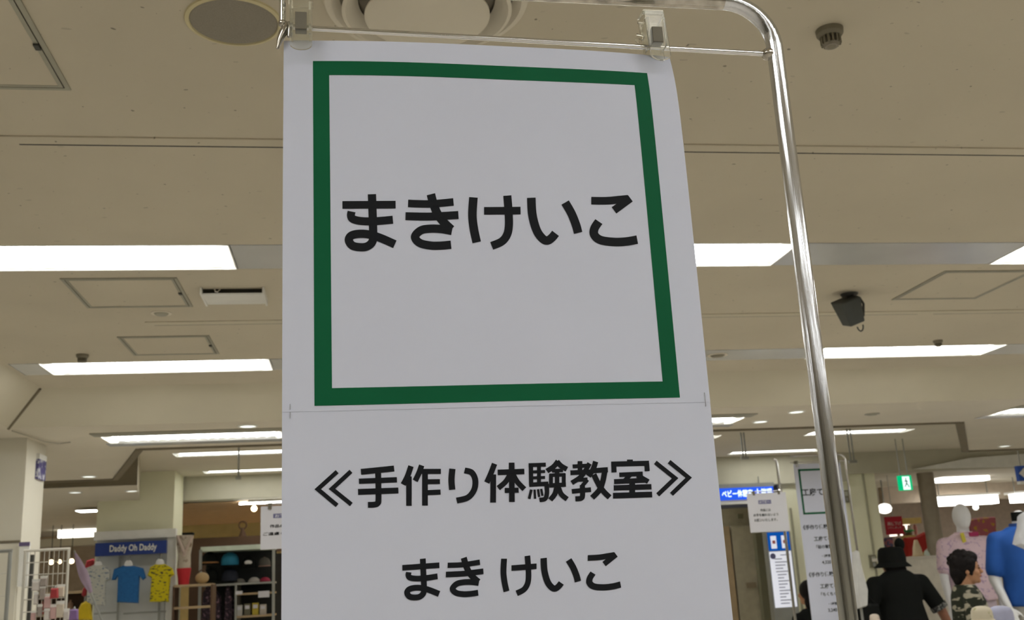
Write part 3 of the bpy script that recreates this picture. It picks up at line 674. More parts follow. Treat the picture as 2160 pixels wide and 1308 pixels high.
# ------------------------------------------------------------------ left: pillar, wire racks, shop front
struct(MB().bb(-3.6, -2.05, 7.05, 7.47, 0, H2).build('wall_pillar', 'column'))
zc = aty(40, 1142, 7.05).z
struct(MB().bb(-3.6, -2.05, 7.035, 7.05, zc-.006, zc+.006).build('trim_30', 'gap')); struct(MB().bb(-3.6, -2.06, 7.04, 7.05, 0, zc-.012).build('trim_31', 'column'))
def atx(x, y, X): d = ray(x, y); return CAM+d*(X/d.x)
a, c = atx(76, 968, -2.05), atx(89, 1015, -2.05)
t = empty('pillar_sign', (-2.04, (a.y+c.y)/2, c.z), 'small navy and white vertical sign on the side of the white pillar', 'sign')
MB().bb(-2.05, -2.03, a.y, min(c.y, 7.46), c.z, a.z).build('board', blotch('navy_print', (.10, .09, .22), (.50, .50, .56), 28, .52, (1, 1, 1), soft=.08), t)
MB().bb(-2.05, -2.028, a.y, min(c.y, 7.46), a.z, a.z+.035).build('top_cap', 'white', t)
X, Z, wd, h = px_rect(38, 1146, 58, 1236, 7.0)
t = empty('narrow_notice', (X, 7.0, Z-h/2), 'tall narrow white notice with a purple header hung on the pillar', 'notice')
MB().bb(X-wd/2, X+wd/2, 7.01, 7.03, Z-h/2, Z+h/2).build('card', 'white', t); MB().bb(X-wd/2-.002, X+wd/2+.002, 7.004, 7.012, Z+h/2-.02, Z+h/2+.004).build('header', flat('purple', (.14, .11, .22)), t)

def wire_panel(x0, x1, yt, Y, label, frame_m, fr, dxw, dzw):
    a, c = aty(x0, yt, Y), aty(x1, yt, Y); top = (a.z+c.z)/2
    t = empty('wire_panel', ((a.x+c.x)/2, Y, 0), label, 'display rack', None)
    b = MB(); z0 = .03
    b.tube([(a.x, Y, 0), (a.x, Y, top)], fr, 10); b.tube([(c.x, Y, 0), (c.x, Y, top)], fr, 10); b.tube([(a.x-fr, Y, top), (c.x+fr, Y, top)], fr, 10); b.tube([(a.x, Y, .1), (c.x, Y, .1)], fr, 10)
    b.build('frame', frame_m, t, .8)
    b = MB(); n = max(1, int((c.x-a.x)/dxw)); m_ = int((top-.1)/dzw)
    for i in range(1, n): x = a.x+(c.x-a.x)*i/n; b.cyl((x, Y, .1), (x, Y, top), .0022, n=6)
    for i in range(1, m_): z = top-i*dzw; b.cyl((a.x, Y, z), (c.x, Y, z), .0026, n=6)
    o = b.build('wire_grid', 'wire', t); o['kind'] = 'stuff'
    for s in (a.x, c.x): MB().bb(s-.02, s+.02, Y-.15, Y+.15, 0, .03).build('foot', frame_m, t)
    return a.x, c.x, top
wire_panel(-60, 22, 1164, 6.0, 'grey framed wire panel standing right against the white pillar', 'steel', .010, .06, .115)
wa, wc, wt = wire_panel(54, 145, 1160, 5.7, 'white wire grid panel hung with small bagged accessories', 'wire', .007, .022, .06)
t = empty('rack_post', (wa-.036, 5.95, 0), 'dark upright post beside the white wire grid panel', 'post')
MB().tube([(wa-.036, 5.95, 0), (wa-.036, 5.95, wt-.01)], .011, 10).build('post', 'dkmetal', t, .8); MB().lathe([(0, 0), (.022, 0), (.022, .01), (0, .015)], (wa-.036, 5.95, 0), 20).build('foot', 'dkmetal', t, .8)
pc = [('bag_white', (.62, .58, .54)), ('bag_pink', (.55, .36, .34)), ('bag_grey', (.34, .30, .27)), ('bag_cream', (.60, .53, .42))]
for i, (x, y, hh_, m) in enumerate([(76, 1262, 26, 0), (90, 1250, 30, 2), (100, 1268, 30, 1), (128, 1246, 26, 3), (84, 1288, 26, 2), (99, 1296, 24, 0), (113, 1290, 30, 1), (127, 1285, 34, 3), (70, 1300, 22, 1), (140, 1296, 24, 0), (92, 1226, 22, 2), (76, 1234, 24, 0)]):
    pw = 5+3*((i*5) % 4)/3; X, Z, wd, h = px_rect(x-pw, y-hh_/2, x+pw, y+hh_/2, 5.66)
    t = empty('hanging_pouch', (X, 5.66, Z-h/2), 'small bagged accessory hanging on the white wire grid', 'pouch', 'bagged accessories on the wire grid')
    MB().pillow([(X-wd/2, Z-h/2), (X+wd/2, Z-h/2), (X+wd/2, Z+h*.3), (X-wd/2, Z+h*.3)], 5.66, .02, .006).build('bag', flat(*pc[m]), t, .8)
    MB().bb(X-wd/2, X+wd/2, 5.658, 5.662, Z+h*.3, Z+h/2).build('header_card', 'white', t); MB().tube([(X, 5.66, Z+h*.42), (X, 5.68, Z+h*.45), (X, 5.70, Z+h*.45)], .002, 6).build('hook', 'steel', t)
for (x0, y0, x1, y1, cn, col, lb) in ((106, 1236, 124, 1262, 'bag_red', (.34, .035, .04), 'small red pouch hanging on the white wire grid'), (146, 1280, 166, 1308, 'bag_purple', (.22, .13, .30), 'small purple pouch at the corner of the wire grid')):
    X, Z, wd, h = px_rect(x0, y0, x1, y1, 5.62); t = empty('hanging_pouch', (X, 5.62, Z-h/2), lb, 'pouch')
    MB().pillow([(X-wd/2, Z-h/2), (X+wd/2, Z-h/2), (X+wd*.42, Z+h*.3), (X-wd*.42, Z+h*.3)], 5.62, .03, .008).build('bag', flat(cn, col), t, .8); MB().tube([(X-wd*.1, 5.62, Z+h*.3), (X, 5.63, Z+h*.5), (X+wd*.1, 5.62, Z+h*.3)], .003, 6).build('loop', 'steel', t)

# shop column with its display board, blue sign and three T-shirts
struct(MB().bb(-2.68, -1.89, 11.8, 12.42, 0, H3).build('wall_column', 'wall2'))
X, Z, wd, h = px_rect(200, 1118, 366, 1136, 11.62)
t = empty('display_board', (X, 11.7, 0), 'pale grey display board with a white top rail on the shop column', 'display board')
MB().bb(X-wd/2, X+wd/2, 11.66, 11.78, Z-h/2, Z+h/2).build('top_rail', 'white', t)
MB().bb(X-wd/2+.02, X+wd/2-.10, 11.72, 11.78, 0, Z-h/2).build('panel', 'display', t)
MB().bb(X+wd/2-.09, X+wd/2, 11.70, 11.79, 0, Z-h/2).build('side_post', 'white', t)
for a_ in (248, 335):
    P = aty(a_, 1240, 11.66); MB().bb(P.x-.008, P.x+.008, 11.70, 11.72, 1.0, Z-h/2-.1).build('slotted_strip', 'steel', t)
for (x0, x1) in ((196, 246), (258, 348)):
    P, Q = aty(x0, 1295, 11.55), aty(x1, 1291, 11.55); MB().tube([(P.x, 11.6, P.z), (Q.x, 11.6, P.z)], .009, 8).build('hang_rail', 'steel', t, .8)
X, Z, wd, h = px_rect(204, 1143, 348, 1170, 11.58)
t = empty('shop_sign', (X, 11.6, Z-h/2), 'navy shop sign with white lettering above the three T-shirts', 'sign')
MB().bb(X-wd/2, X+wd/2, 11.58, 11.64, Z-h/2, Z+h/2).build('board', 'blue', t); t = t.children[0]
b = MB(); text_on(b, 'Daddy Oh Daddy', X+.025, Z-.005, 11.576, h=h*.66, wd=wd*.66, bold=.02); b.build('lettering', 'white', t)
def shirt(pts, Y, m, label, nx, ny, extra=None):
    o = zpts(pts, 0, 1000, 3.6, Y); P = aty(nx/3.6, 1000+ny/3.6, Y)
    zb = min(p[1] for p in o); t = empty('tee_shirt', (P.x, Y, zb), label, 'T-shirt')
    area = sum(o[i-1][0]*o[i][1]-o[i][0]*o[i-1][1] for i in range(len(o)))
    if area < 0: o = o[::-1]
    MB().pillow(o, Y, .07, .014).build('shirt', m, t, 1.0, tri=True)
    MB().loft([((P.x, Y, P.z-.02), .045, .02), ((P.x, Y, P.z+.02), .035, .016), ((P.x, Y, P.z+.035), .02, .01)], 14).build('hanger_neck', 'mann', t, .8)
    MB().tube([(P.x, Y, P.z+.03), (P.x, Y, P.z+.07), (P.x+.012, Y+.02, P.z+.085), (P.x, Y+.06, P.z+.07)], .004, 6).build('hook', 'steel', t)
shirt([(650, 716), (715, 690), (775, 690), (840, 725), (842, 800), (808, 815), (800, 1000), (655, 990), (668, 800), (632, 800)], 11.45, blotch('white_print', (.52, .53, .49), (.16, .20, .30), 26, .60, (1, 1, 2.2)), 'white patterned T-shirt hanging under the navy sign', 745, 690)
shirt([(865, 722), (935, 694), (1010, 694), (1090, 716), (1112, 788), (1085, 808), (1062, 778), (1054, 982), (888, 974), (898, 775), (880, 806), (846, 806)], 11.45, mat('blue_cotton', (.018, .12, .34), .85, var=.12, scale=40), 'plain blue T-shirt hanging under the navy sign', 975, 684)
shirt([(1140, 706), (1185, 682), (1250, 682), (1310, 715), (1326, 765), (1296, 785), (1282, 972), (1135, 972), (1150, 790), (1118, 770)], 11.45, blotch('yellow_print', (.55, .46, .012), (.05, .05, .03), 24, .58, (1, 1, 2.4)), 'yellow T-shirt with black print hanging under the navy sign', 1215, 672)

# behind the pillar: far shop wall, light box, shelf, umbrella, coat
struct(MB().bb(-12, -1.2, 17.9, 18, 0, H4).build('wall_shop', flat('shop_tan', (.42, .33, .23))))
X, Z, wd, h = px_rect(124, 1112, 206, 1133, 16.5)
t = empty('light_box', (X, 16.5, Z-h/2), 'long white light box above the far left shop', 'light box')
MB().bb(X-wd/2, X+wd/2, 16.5, 16.6, Z-h/2, Z+h/2).build('panel', emitter('lightbox', (1, .97, .88), 2.4), t); MB().bb(X-2.2, X+wd/2, 16.48, 16.7, Z-h/2-.12, Z-h/2-.01).build('shelf', 'wall', t)
P = aty(150, 1250, 13.4)
t = empty('shop_shelf', (P.x, 13.4, 0), 'dark shop shelf with bright goods behind the wire grid', 'shelf')
MB().bb(P.x-.5, P.x+.5, 13.75, 13.8, 0, 1.75).build('back_panel', 'brown', t)
for z in (.4, .8, 1.2, 1.5, 1.75): MB().bb(P.x-.5, P.x+.5, 13.4, 13.8, z-.015, z+.015).build('shelf_board', 'wood', t)
for s in (-.5, .5): MB().bb(P.x+s-.02, P.x+s+.02, 13.4, 13.8, 0, 1.76).build('side', 'brown', t)
gc = [(.5, .42, .30), (.45, .1, .08), (.55, .52, .45), (.10, .22, .12), (.60, .50, .12), (.32, .2, .13)]
for i in range(12):
    x = P.x-.44+.08*i; z = (1.215, 1.515)[i % 2]; hh_ = .10+.05*((i*7) % 4)/3
    o = MB().loft([((x, 13.55, z), .034, .034), ((x, 13.55, z+hh_*.7), .034, .034), ((x, 13.55, z+hh_*.85), .014, .014), ((x, 13.55, z+hh_), .014, .014)], 12).build('bottle_jar', flat('goods%d' % (i % 6), gc[i % 6]), None, .6)
    tag(o, 'small jar standing on the dark shop shelf', 'jar', 'jars on the dark shop shelf')
for i, (x, y, r_) in enumerate(((108, 1186, 5), (126, 1185, 4), (151, 1184, 5))):
    Q = aty(x, y, 15.5); tb = empty('pendant_bulb', Q, 'warm glowing bulb hanging in the far left shop', 'bulb', 'warm bulbs of the far shop')
    MB().ball(Q, r_*mpp(Q), 12).build('globe', 'warm', tb, 1); MB().cyl(Q+Vector((0, 0, .03)), (Q.x, Q.y, H4), .006, n=6).build('cord', 'dkmetal', tb)
Q, Q2 = aty(158, 1166, 10.5), aty(182, 1226, 10.5)
t = empty('folded_umbrella', (Q2.x, 10.5, Q2.z), 'folded lavender umbrella leaning beside the white patterned T-shirt', 'umbrella')
MB().tube([Q, Q+(Q2-Q)*.3, Q+(Q2-Q)*.75, Q2, Q2+(Q2-Q)*.4], [.006, .026, .043, .040, .016], 14).build('canopy', flat('lavender', (.42, .33, .45)), t, .8)
MB().tube([Q+(Q-Q2)*.08, Q2+(Q2-Q)*3.2], .008, 8).build('shaft', 'steel', t)
for (pts, Y, m, lb, cat) in (([(660, 655), (715, 640), (735, 660), (690, 720), (668, 730), (640, 715)], 12.8, flat('red_cloth', (.40, .03, .04)), 'bright red cloth hanging behind the white T-shirt', 'cloth'),
                             ([(630, 870), (660, 850), (668, 910), (640, 935), (620, 920)], 12.7, flat('red_cloth2', (.36, .03, .04)), 'red scarf peeking out beside the white T-shirt', 'scarf'),
                             ([(615, 985), (650, 965), (690, 985), (705, 1109), (585, 1109), (590, 1040)], 11.2, flat('yellow_cloth', (.62, .45, .01)), 'bright yellow coat below the white T-shirt', 'coat')):
    o = zpts(pts, 0, 1000, 3.6, Y); area = sum(o[i-1][0]*o[i][1]-o[i][0]*o[i-1][1] for i in range(len(o))); o = o if area > 0 else o[::-1]
    P = aty(660/3.6, 1000+pts[0][1]/3.6, Y); t = empty(cat.replace(' ', '_')+'_display', (o[0][0], Y, min(p[1] for p in o)), lb, cat)
    MB().pillow(o, Y, .10, .02).build('cloth', m, t, 1.2, tri=True); x_ = sum(p[0] for p in o)/len(o); MB().tube([(x_, Y+.03, 0), (x_, Y+.03, max(p[1] for p in o)-.02)], .010, 8).build('stand_pole', 'steel', t)

# warm-lit shop right of the column
struct(MB().bb(-2.75, 1.5, 16.0, 16.1, 0, H4).build('wall_warm_shop', 'yellowwall'))
b = MB(); b.add([(-2.6, 12.7, H4-.01), (1.5, 12.7, H4-.01), (1.5, 15.4, H4-.09), (-2.6, 15.4, H4-.09)], [(0, 1, 2, 3)]); struct(b.build('ceiling', 'peach'))
X, Z, wd, h = px_rect(405, 1131, 640, 1166, 13.1)
t = empty('shop_header', (X, 13.1, 0), 'dark brown header board above the cap rack', 'header board')
MB().bb(X-wd/2, X+wd/2, 13.1, 13.16, Z-h/2, Z+h/2).build('board', 'brown', t); MB().bb(X-wd/2, X-wd/2+.25, 13.1, 13.2, 0, Z-h/2).build('side_panel', 'brown', t); MB().bb(X-wd/2, X+wd/2, 13.7, 13.8, 0, Z-h/2).build('back_panel', flat('shop_dark', (.035, .033, .03)), t)
for (x, y) in ((512, 1108),):
    Q = aty(x, y, 13.15); t = empty('ring_ornament', (Q.x, 13.13, Q.z-.09), 'small brown ring ornament on top of the header board', 'ornament')
    MB().tube([Q+Vector((.045*math.cos(a_), 0, .045*math.sin(a_))) for a_ in [i*math.pi/12 for i in range(25)]], .010, 8, False).build('ring', 'brown', t, .8); MB().loft([((Q.x, Q.y, Z+h/2), .05, .03), ((Q.x, Q.y, Q.z-.03), .012, .012)], 12).build('foot', 'brown', t)
t = empty('spot_bulb', aty(536, 1073, 12.9), 'round bright bulb in the warm-lit shop', 'bulb'); Q = aty(536, 1073, 12.9)
MB().ball(Q, .035, 14).build('globe', 'warm', t, 1); MB().cyl(Q+Vector((0, 0, .03)), (Q.x, Q.y, H4-.02), .012, n=10).build('stem', 'white', t)
P, P2 = aty(505, 1063, 12.75), aty(640, 1058, 12.75)
t = empty('tube_light', P, 'slim tube light under the fascia of the warm-lit shop', 'ceiling light')
MB().bb(P.x, P2.x, 12.72, 12.76, P.z-.010, P.z+.010).build('lamp_panel', 'lamp', t); MB().bb(P.x+.1, P2.x, 12.71, 12.77, P.z+.010, H4).build('batten', 'white', t)

# cap rack
X, Z, wd, h = px_rect(424, 1158, 575, 1308, 12.2)
t = rack = empty('cap_rack', (X, 12.2, 0), 'grey framed shop rack filled with caps and dark clothes', 'rack')
top = Z+h/2; xa, xb = X-wd/2, X+wd/2; dep = .5
MB().bb(xa, xb, 12.2, 12.2+dep, top-.02, top+.03).build('top_light_rail', flat('pale_rail', (.55, .62, .52)), t)
for x in (xa, xb): MB().bb(x-.015, x+.015, 12.2, 12.23, 0, top).build('upright', 'steel', t)
zm = aty(500, 1232, 12.2).z; xm = aty(497, 1260, 12.2).x
MB().bb(xa, xb, 12.68, 12.7, 0, top).build('back_panel', flat('rack_black', (.018, .02, .02)), t)
MB().bb(xa, xb, 12.22, 12.7, zm-.01, zm+.01).build('shelf_board', 'steel', t); MB().bb(xm-.01, xm+.01, 12.21, 12.7, 0, zm).build('divider', 'steel', t)
zs = [aty(535, y, 12.2).z for y in (1252, 1300)]
for z in zs: MB().bb(xm, xb, 12.22, 12.7, z-.01, z+.01).build('shelf_board', 'wood', t)
def cap(cx, cy, rpx, m, brim, label, stripe=None, emblem=None, Y=12.42):
    Q = aty(cx, cy, Y); r = rpx*mpp(Q); t = empty('baseball_cap', Q-Vector((0, 0, r*.5)), label, 'cap')
    MB().lathe([(r, -.45*r), (r*1.02, 0), (r*.93, r*.45), (r*.65, r*.82), (r*.25, r*.98), (0, r)], Q, 24).build('crown', m, t, 1); cr_ = t.children[0]; MB().cyl((Q.x, Q.y, Q.z), (Q.x, 12.69, Q.z), .010, n=8).build('cap_peg', 'steel', rack)
    b = MB(); pts = [(Q.x+r*1.05*math.cos(a_), Q.y-r*.2-r*1.15*math.sin(a_), Q.z-r*.45) for a_ in [i*math.pi/12 for i in range(13)]]
    b.prism(pts, (0, 0, -r*.10)).build('brim', brim, t, tri=True); MB().ball(Q+Vector((0, 0, r)), r*.08, 8).build('button', brim, cr_)
    if stripe: MB().tube([Q+Vector((r*1.04*math.cos(a_), -r*1.04*math.sin(a_), -r*.30)) for a_ in [i*math.pi/12 for i in range(13)]], r*.09, 8).build('stripe', stripe, cr_, 1)
    if emblem: MB().ball(Q+Vector((0, -r*.92, r*.18)), (r*.5, r*.12, r*.28), 14).build('emblem', emblem, cr_, 1)
bk = 'blackcloth'
cap(442, 1182, 17, bk, bk, 'black cap with an orange stripe on the shop rack', flat('orange_band', (.42, .20, .08)))
cap(485, 1184, 18, flat('cyan_cap', (.02, .20, .34)), bk, 'bright blue cap on the shop rack')
cap(444, 1216, 17, bk, bk, 'plain black cap on the shop rack below the orange-striped one')
cap(485, 1218, 17, flat('navy_cap', (.012, .016, .03)), bk, 'dark navy cap on the shop rack below the bright blue one')
cap(525, 1190, 16, bk, bk, 'black cap with a white emblem on the shop rack', None, 'mann')
cap(558, 1188, 12, flat('grey_cap', (.09, .085, .075)), flat('salmon', (.42, .24, .19)), 'grey cap with a salmon brim on the shop rack')
for i, (pts, lb) in enumerate((([(428, 1250), (438, 1236), (452, 1238), (466, 1256), (470, 1308), (424, 1308)], 'dark purple flowered blouse hanging in the shop rack'), ([(474, 1246), (480, 1234), (487, 1240), (493, 1262), (494, 1308), (472, 1308)], 'narrow plum flowered top hanging in the shop rack'))):
    o = [(aty(x, y, 12.32).x, aty(x, y, 12.32).z) for x, y in pts]; area = sum(o[j-1][0]*o[j][1]-o[j][0]*o[j-1][1] for j in range(len(o))); o = o if area > 0 else o[::-1]
    tt = empty('blouse', (o[0][0], 12.32, min(p[1] for p in o)), lb, 'blouse'); MB().pillow(o, 12.32, .12, .02).build('blouse_body', blotch('floral%d' % i, (.028, .02, .028), (.22, .13, .17), 34, .55, soft=.1), tt, 1.2, tri=True)
    xx = sum(p[0] for p in o)/len(o); MB().tube([(xx, 12.32, max(p[1] for p in o)-.02), (xx, 12.33, zm-.012)], .005, 6).build('hanger', 'steel', tt)
for (x0, y0, x1, y1, cn, col, lb) in ((499, 1274, 511, 1296, 'book_w', (.50, .50, .46), 'white packet on the low rack shelf'), (515, 1272, 528, 1296, 'book_g', (.16, .15, .10), 'dark green packet on the low rack shelf'), (532, 1272, 545, 1297, 'book_y', (.48, .38, .05), 'yellow packet on the low rack shelf'), (548, 1273, 561, 1294, 'book_c', (.50, .46, .40), 'cream packet on the low rack shelf')):
    Xb, Zb, wb, hb = px_rect(x0, y0, x1, y1, 12.28); z0_ = zs[1]+.01
    tt = empty('goods_packet', (Xb, 12.28, z0_), lb, 'packet'); MB().bb(Xb-wb/2, Xb+wb/2, 12.28, 12.33, z0_, z0_+hb).build('packet_body', flat(cn, col), tt, bevel=.004); MB().bb(Xb-wb*.35, Xb+wb*.35, 12.277, 12.28, z0_+hb*.55, z0_+hb*.85).build('print_label', 'paper2', tt)
for (x0, y0, x1, y1, lb) in ((545, 1247, 568, 1260, 'pale price card clipped to the rack shelf'), (497, 1247, 511, 1254, 'small white price card at the rack divider')):
    b = MB(); slab(b, x0, y0, x1, y1, 12.19, .01); o = b.build('price_card', 'paper2', None); tag(o, lb, 'price card')
for (cx, cy, rx, m, lb) in ((506, 1224, 11, flat('grey_knit', (.17, .16, .14)), 'crumpled grey knit hat on the rack shelf'), (536, 1228, 12, flat('white_knit', (.48, .46, .43)), 'white knitted hat on the rack shelf'), (559, 1224, 11, flat('red_knit', (.32, .02, .06)), 'dark red knitted hat on the rack shelf')):
    Q = aty(cx, cy, 12.42); r = rx*mpp(Q); z0_ = zm+.01
    tt = empty('knit_hat', (Q.x, Q.y, z0_), lb, 'hat'); MB().lathe([(r*.9, 0), (r, r*.25), (r*.8, r*.6), (r*.4, r*.85), (0, r*.9)], (Q.x, Q.y, z0_), 20).build('crown', m, tt, 1); MB().lathe([(r*.92, 0), (r*1.06, .01), (r*1.06, r*.22), (r*.95, r*.25)], (Q.x, Q.y, z0_), 20).build('cuff', m, tt, .8)

# shelf with a tall figure and straw bag beside the yellow shirt
P = aty(392, 1240, 11.6); zt = aty(392, 1236, 11.6).z
t = empty('side_shelf', (P.x, 11.6, 0), 'small wooden side shelf beside the yellow T-shirt', 'shelf')
for z in (zt, zt-.22, zt-.42, .4): MB().bb(P.x-.10, P.x+.28, 11.45, 11.75, z-.012, z+.012).build('shelf_board', 'wood', t)
for s in (-.10, .28): MB().bb(P.x+s-.01, P.x+s+.01, 11.45, 11.75, 0, zt).build('side', 'brown', t)
Q = aty(388, 1200, 11.62); s = mpp(Q)
t = empty('display_figure', (Q.x, 11.62, zt+.012), 'tall cream display vase with a red base and crossed ribbons on the side shelf', 'vase')
z0_ = zt+.012
MB().loft([((Q.x, 11.62, z0_), 11*s, 11*s), ((Q.x, 11.62, z0_+12*s), 12*s, 12*s), ((Q.x, 11.62, z0_+34*s), 15*s, 14*s)], 20).build('red_base', flat('red_base', (.50, .02, .03)), t, .8)
MB().loft([((Q.x, 11.62, z0_+34*s), 14*s, 13*s), ((Q.x, 11.62, z0_+62*s), 13*s, 12*s), ((Q.x, 11.62, z0_+80*s), 16*s, 13*s), ((Q.x, 11.62, z0_+102*s), 18*s, 13*s)], 20).build('body', blotch('cream_print', (.48, .42, .34), (.20, .14, .10), 14, .55, soft=.15), t, .8)
MB().bb(Q.x-4*s, Q.x+18*s, 11.56, 11.68, z0_+102*s, z0_+107*s).build('lid', 'blackcloth', t)
for a_, c_ in (((-12, 100), (4, 60)), ((18, 98), (0, 58))): MB().tube([(Q.x+a_[0]*s, 11.62-.085, z0_+a_[1]*s), (Q.x+c_[0]*s, 11.62-.078, z0_+c_[1]*s)], 3*s, 8).build('ribbon', flat('ribbon', (.50, .40, .34)), t, .8)
Q = aty(414, 1214, 11.6); r = 15*mpp(Q)
t = empty('straw_bag', (Q.x, Q.y, zt+.012), 'round tan straw bag on the side shelf', 'bag')
MB().ball((Q.x+.06, Q.y, zt+.012+r*.8), (r*.95, r*.5, r*.8), 18).build('bag_body', flat('straw', (.42, .30, .15)), t, 1); MB().tube([(Q.x+.06+r*.5*math.cos(a_), Q.y, zt+.012+r*1.4+r*.5*math.sin(a_)) for a_ in [i*math.pi/10 for i in range(11)]], .006, 6).build('handle', 'brown', t)

# ------------------------------------------------------------------ notices on small stands
def notice(x0, y0, x1, y1, Y, lines, head, label, pole_x, stand_label):
    X, Z, wd, h = px_rect(x0, y0, x1, y1, Y)
    t = empty('notice_card', (X, Y, Z-h/2), label, 'notice')
    cdp = MB().bb(X-wd/2, X+wd/2, Y, Y+.002, Z-h/2, Z+h/2).build('card', 'paper2', t)
    hx, hz, hw, hh_ = px_rect(*head[0], Y); MB().bb(hx-hw/2, hx+hw/2, Y-.001, Y, hz-hh_/2, hz+hh_/2).build('header_box', 'bluebox', cdp)
    b = MB(); text_on(b, head[1], hx, hz, Y-.0015, h=hh_*.7, wd=hw*.86, bold=.02); b.build('header_lettering', 'paper2', cdp)
    b = MB()
    for s_, lx0, lx1, ly, lh in lines:
        lX, lZ, lw, lhh = px_rect(lx0, ly-lh/2, lx1, ly+lh/2, Y); text_on(b, s_, lX, lZ, Y-.001, h=lhh, wd=lw, bold=.02)
    b.build('lettering', 'ink', cdp)
    px_, py_ = pole_x; T = aty(px_, py_, Y)
    st_ = empty('notice_stand', (T.x, Y+.02, 0), stand_label, 'sign stand')
    MB().tube([(T.x, Y+.02, .01), (T.x, Y+.02, T.z-.03), (T.x-.004, Y+.02, T.z-.008), (T.x-.02, Y+.02, T.z)], .010, 12).build('upright', 'chrome', st_, .8)
    MB().tube([(T.x, Y+.02, Z+h/2+.012), (X-wd/2+.02 if T.x > X else X+wd/2-.02, Y+.02, Z+h/2+.012)], .004, 8).build('rail', 'chrome', st_, .8)
    MB().ball((T.x, Y+.02, Z+h/2+.012), .016, 12).build('joint', 'chrome', st_, 1)
    MB().lathe([(0, 0), (.15, 0), (.15, .01), (0, .02)], (T.x, Y+.02, 0), 28).build('base_plate', 'steel', st_, .6)
    for s in (-.32, .32):
        tc_ = empty('notice_clip', (X+s*wd, Y+.004, Z+h/2-.012), 'small clear clip holding ' + label.split(' with')[0], 'clip', 'clips of '+label.split(' with')[0])
        MB().box((X+s*wd, Y-.004, Z+h/2), (.016, .004, .030)).build('front_jaw', 'clipin', tc_); MB().box((X+s*wd, Y+.012, Z+h/2+.006), (.016, .022, .010)).build('back_jaw', 'clipin', tc_)
notice(1577, 1040, 1664, 1121, 7.2, [('作品には', 1603, 1626, 1076, 6), ('お手を触れないよう', 1588, 1643, 1086, 6), ('お願いいたします。', 1590, 1641, 1097, 6)], ((1599, 1055, 1627, 1063), 'お客様へ'), 'white card notice with a purple header near the blue lit sign', (1640, 968), 'thin chrome notice stand before the lit information board')
notice(551, 1067, 655, 1156, 5.0, [('作品の撮影は', 570, 630, 1109, 7), ('ご遠慮ください。', 556, 642, 1125, 7)], ((577, 1083, 625, 1092), 'お客様へ'), 'white card notice with a blue header half behind the big sign', (668, 1052), 'thin chrome notice stand half behind the big paper sign')

# second workshop sign farther back
Y2 = 8.3
T = aty(1673, 979, Y2); s2 = mpp(T); sx = .42
t = empty('workshop_sign', (T.x+.21, Y2, 1.1), 'second paper sign with a thin green square, half hidden by the chrome upright', 'sign')
MB().bb(T.x, T.x+sx, Y2, Y2+.002, T.z-1.30, T.z).build('sheet', 'paper', t); t = t.children[0]
f0 = aty(1683, 990, Y2); fh = .375; fx = f0.x; fz = f0.z; tw = .016; fw = .355
b = MB(); b.bb(fx, fx+fw, Y2-.001, Y2, fz-tw, fz); b.bb(fx, fx+fw, Y2-.001, Y2, fz-fh, fz-fh+tw); b.bb(fx, fx+tw, Y2-.001, Y2, fz-fh, fz); b.bb(fx+fw-tw, fx+fw, Y2-.001, Y2, fz-fh, fz); b.build('green_square', 'green', t)
b = MB()
def tl(s_, x, y, hpx):
    Q = aty(x, y, Y2); text_on(b, s_, 0, Q.z, Y2-.001, h=hpx*mpp(Q), bold=.025, left=Q.x)
tl('工房てる', 1692, 1039, 16); tl('《手作り体験', 1694, 1113, 10); tl('工房てる', 1717, 1137, 10); tl('「桜の箸置', 1722, 1154, 8); tl('・2時間', 1734, 1173, 6); tl('4,320', 1734, 1187, 8); tl('《手作り体験', 1706, 1213, 10); tl('工房てる', 1730, 1237, 10); tl('「ちくちく体', 1732, 1254, 8); tl('・1時間', 1748, 1274, 6); tl('3,240', 1747, 1288, 8)
o = b.build('lettering', 'ink', t); o['kind'] = 'stuff'
st2 = empty('sign_stand', (T.x+.5, Y2+.03, 0), 'tall chrome stand holding the second paper sign', 'sign stand')
ux = aty(1790, 1000, Y2).x
MB().tube([(ux, Y2+.03, .02), (ux, Y2+.03, T.z+.02)]+[(ux-.05+.05*math.cos(a_), Y2+.03, T.z+.02+.05*math.sin(a_)) for a_ in [i*math.pi/16 for i in range(1, 9)]]+[(T.x-.01, Y2+.03, T.z+.07)], .009, 12).build('upright', 'chrome', st2, .8)
MB().tube([(T.x-.01, Y2+.03, T.z+.015), (ux, Y2+.03, T.z+.015)], .004, 8).build('rail', 'chrome', st2, .8); MB().lathe([(0, 0), (.17, 0), (.17, .01), (0, .02)], (ux, Y2+.03, 0), 28).build('base_plate', 'steel', st2, .6)
for x in (T.x+.03, T.x+sx-.03):
    tc_ = empty('sign_clip', (x, Y2, T.z-.02), 'small plastic clip on the second paper sign', 'clip', 'clips of the second sign')
    MB().box((x, Y2-.006, T.z), (.022, .006, .055)).build('front_jaw', 'clip', tc_); MB().box((x, Y2+.015, T.z+.012), (.022, .02, .03)).build('spring_block', 'clipin', tc_)

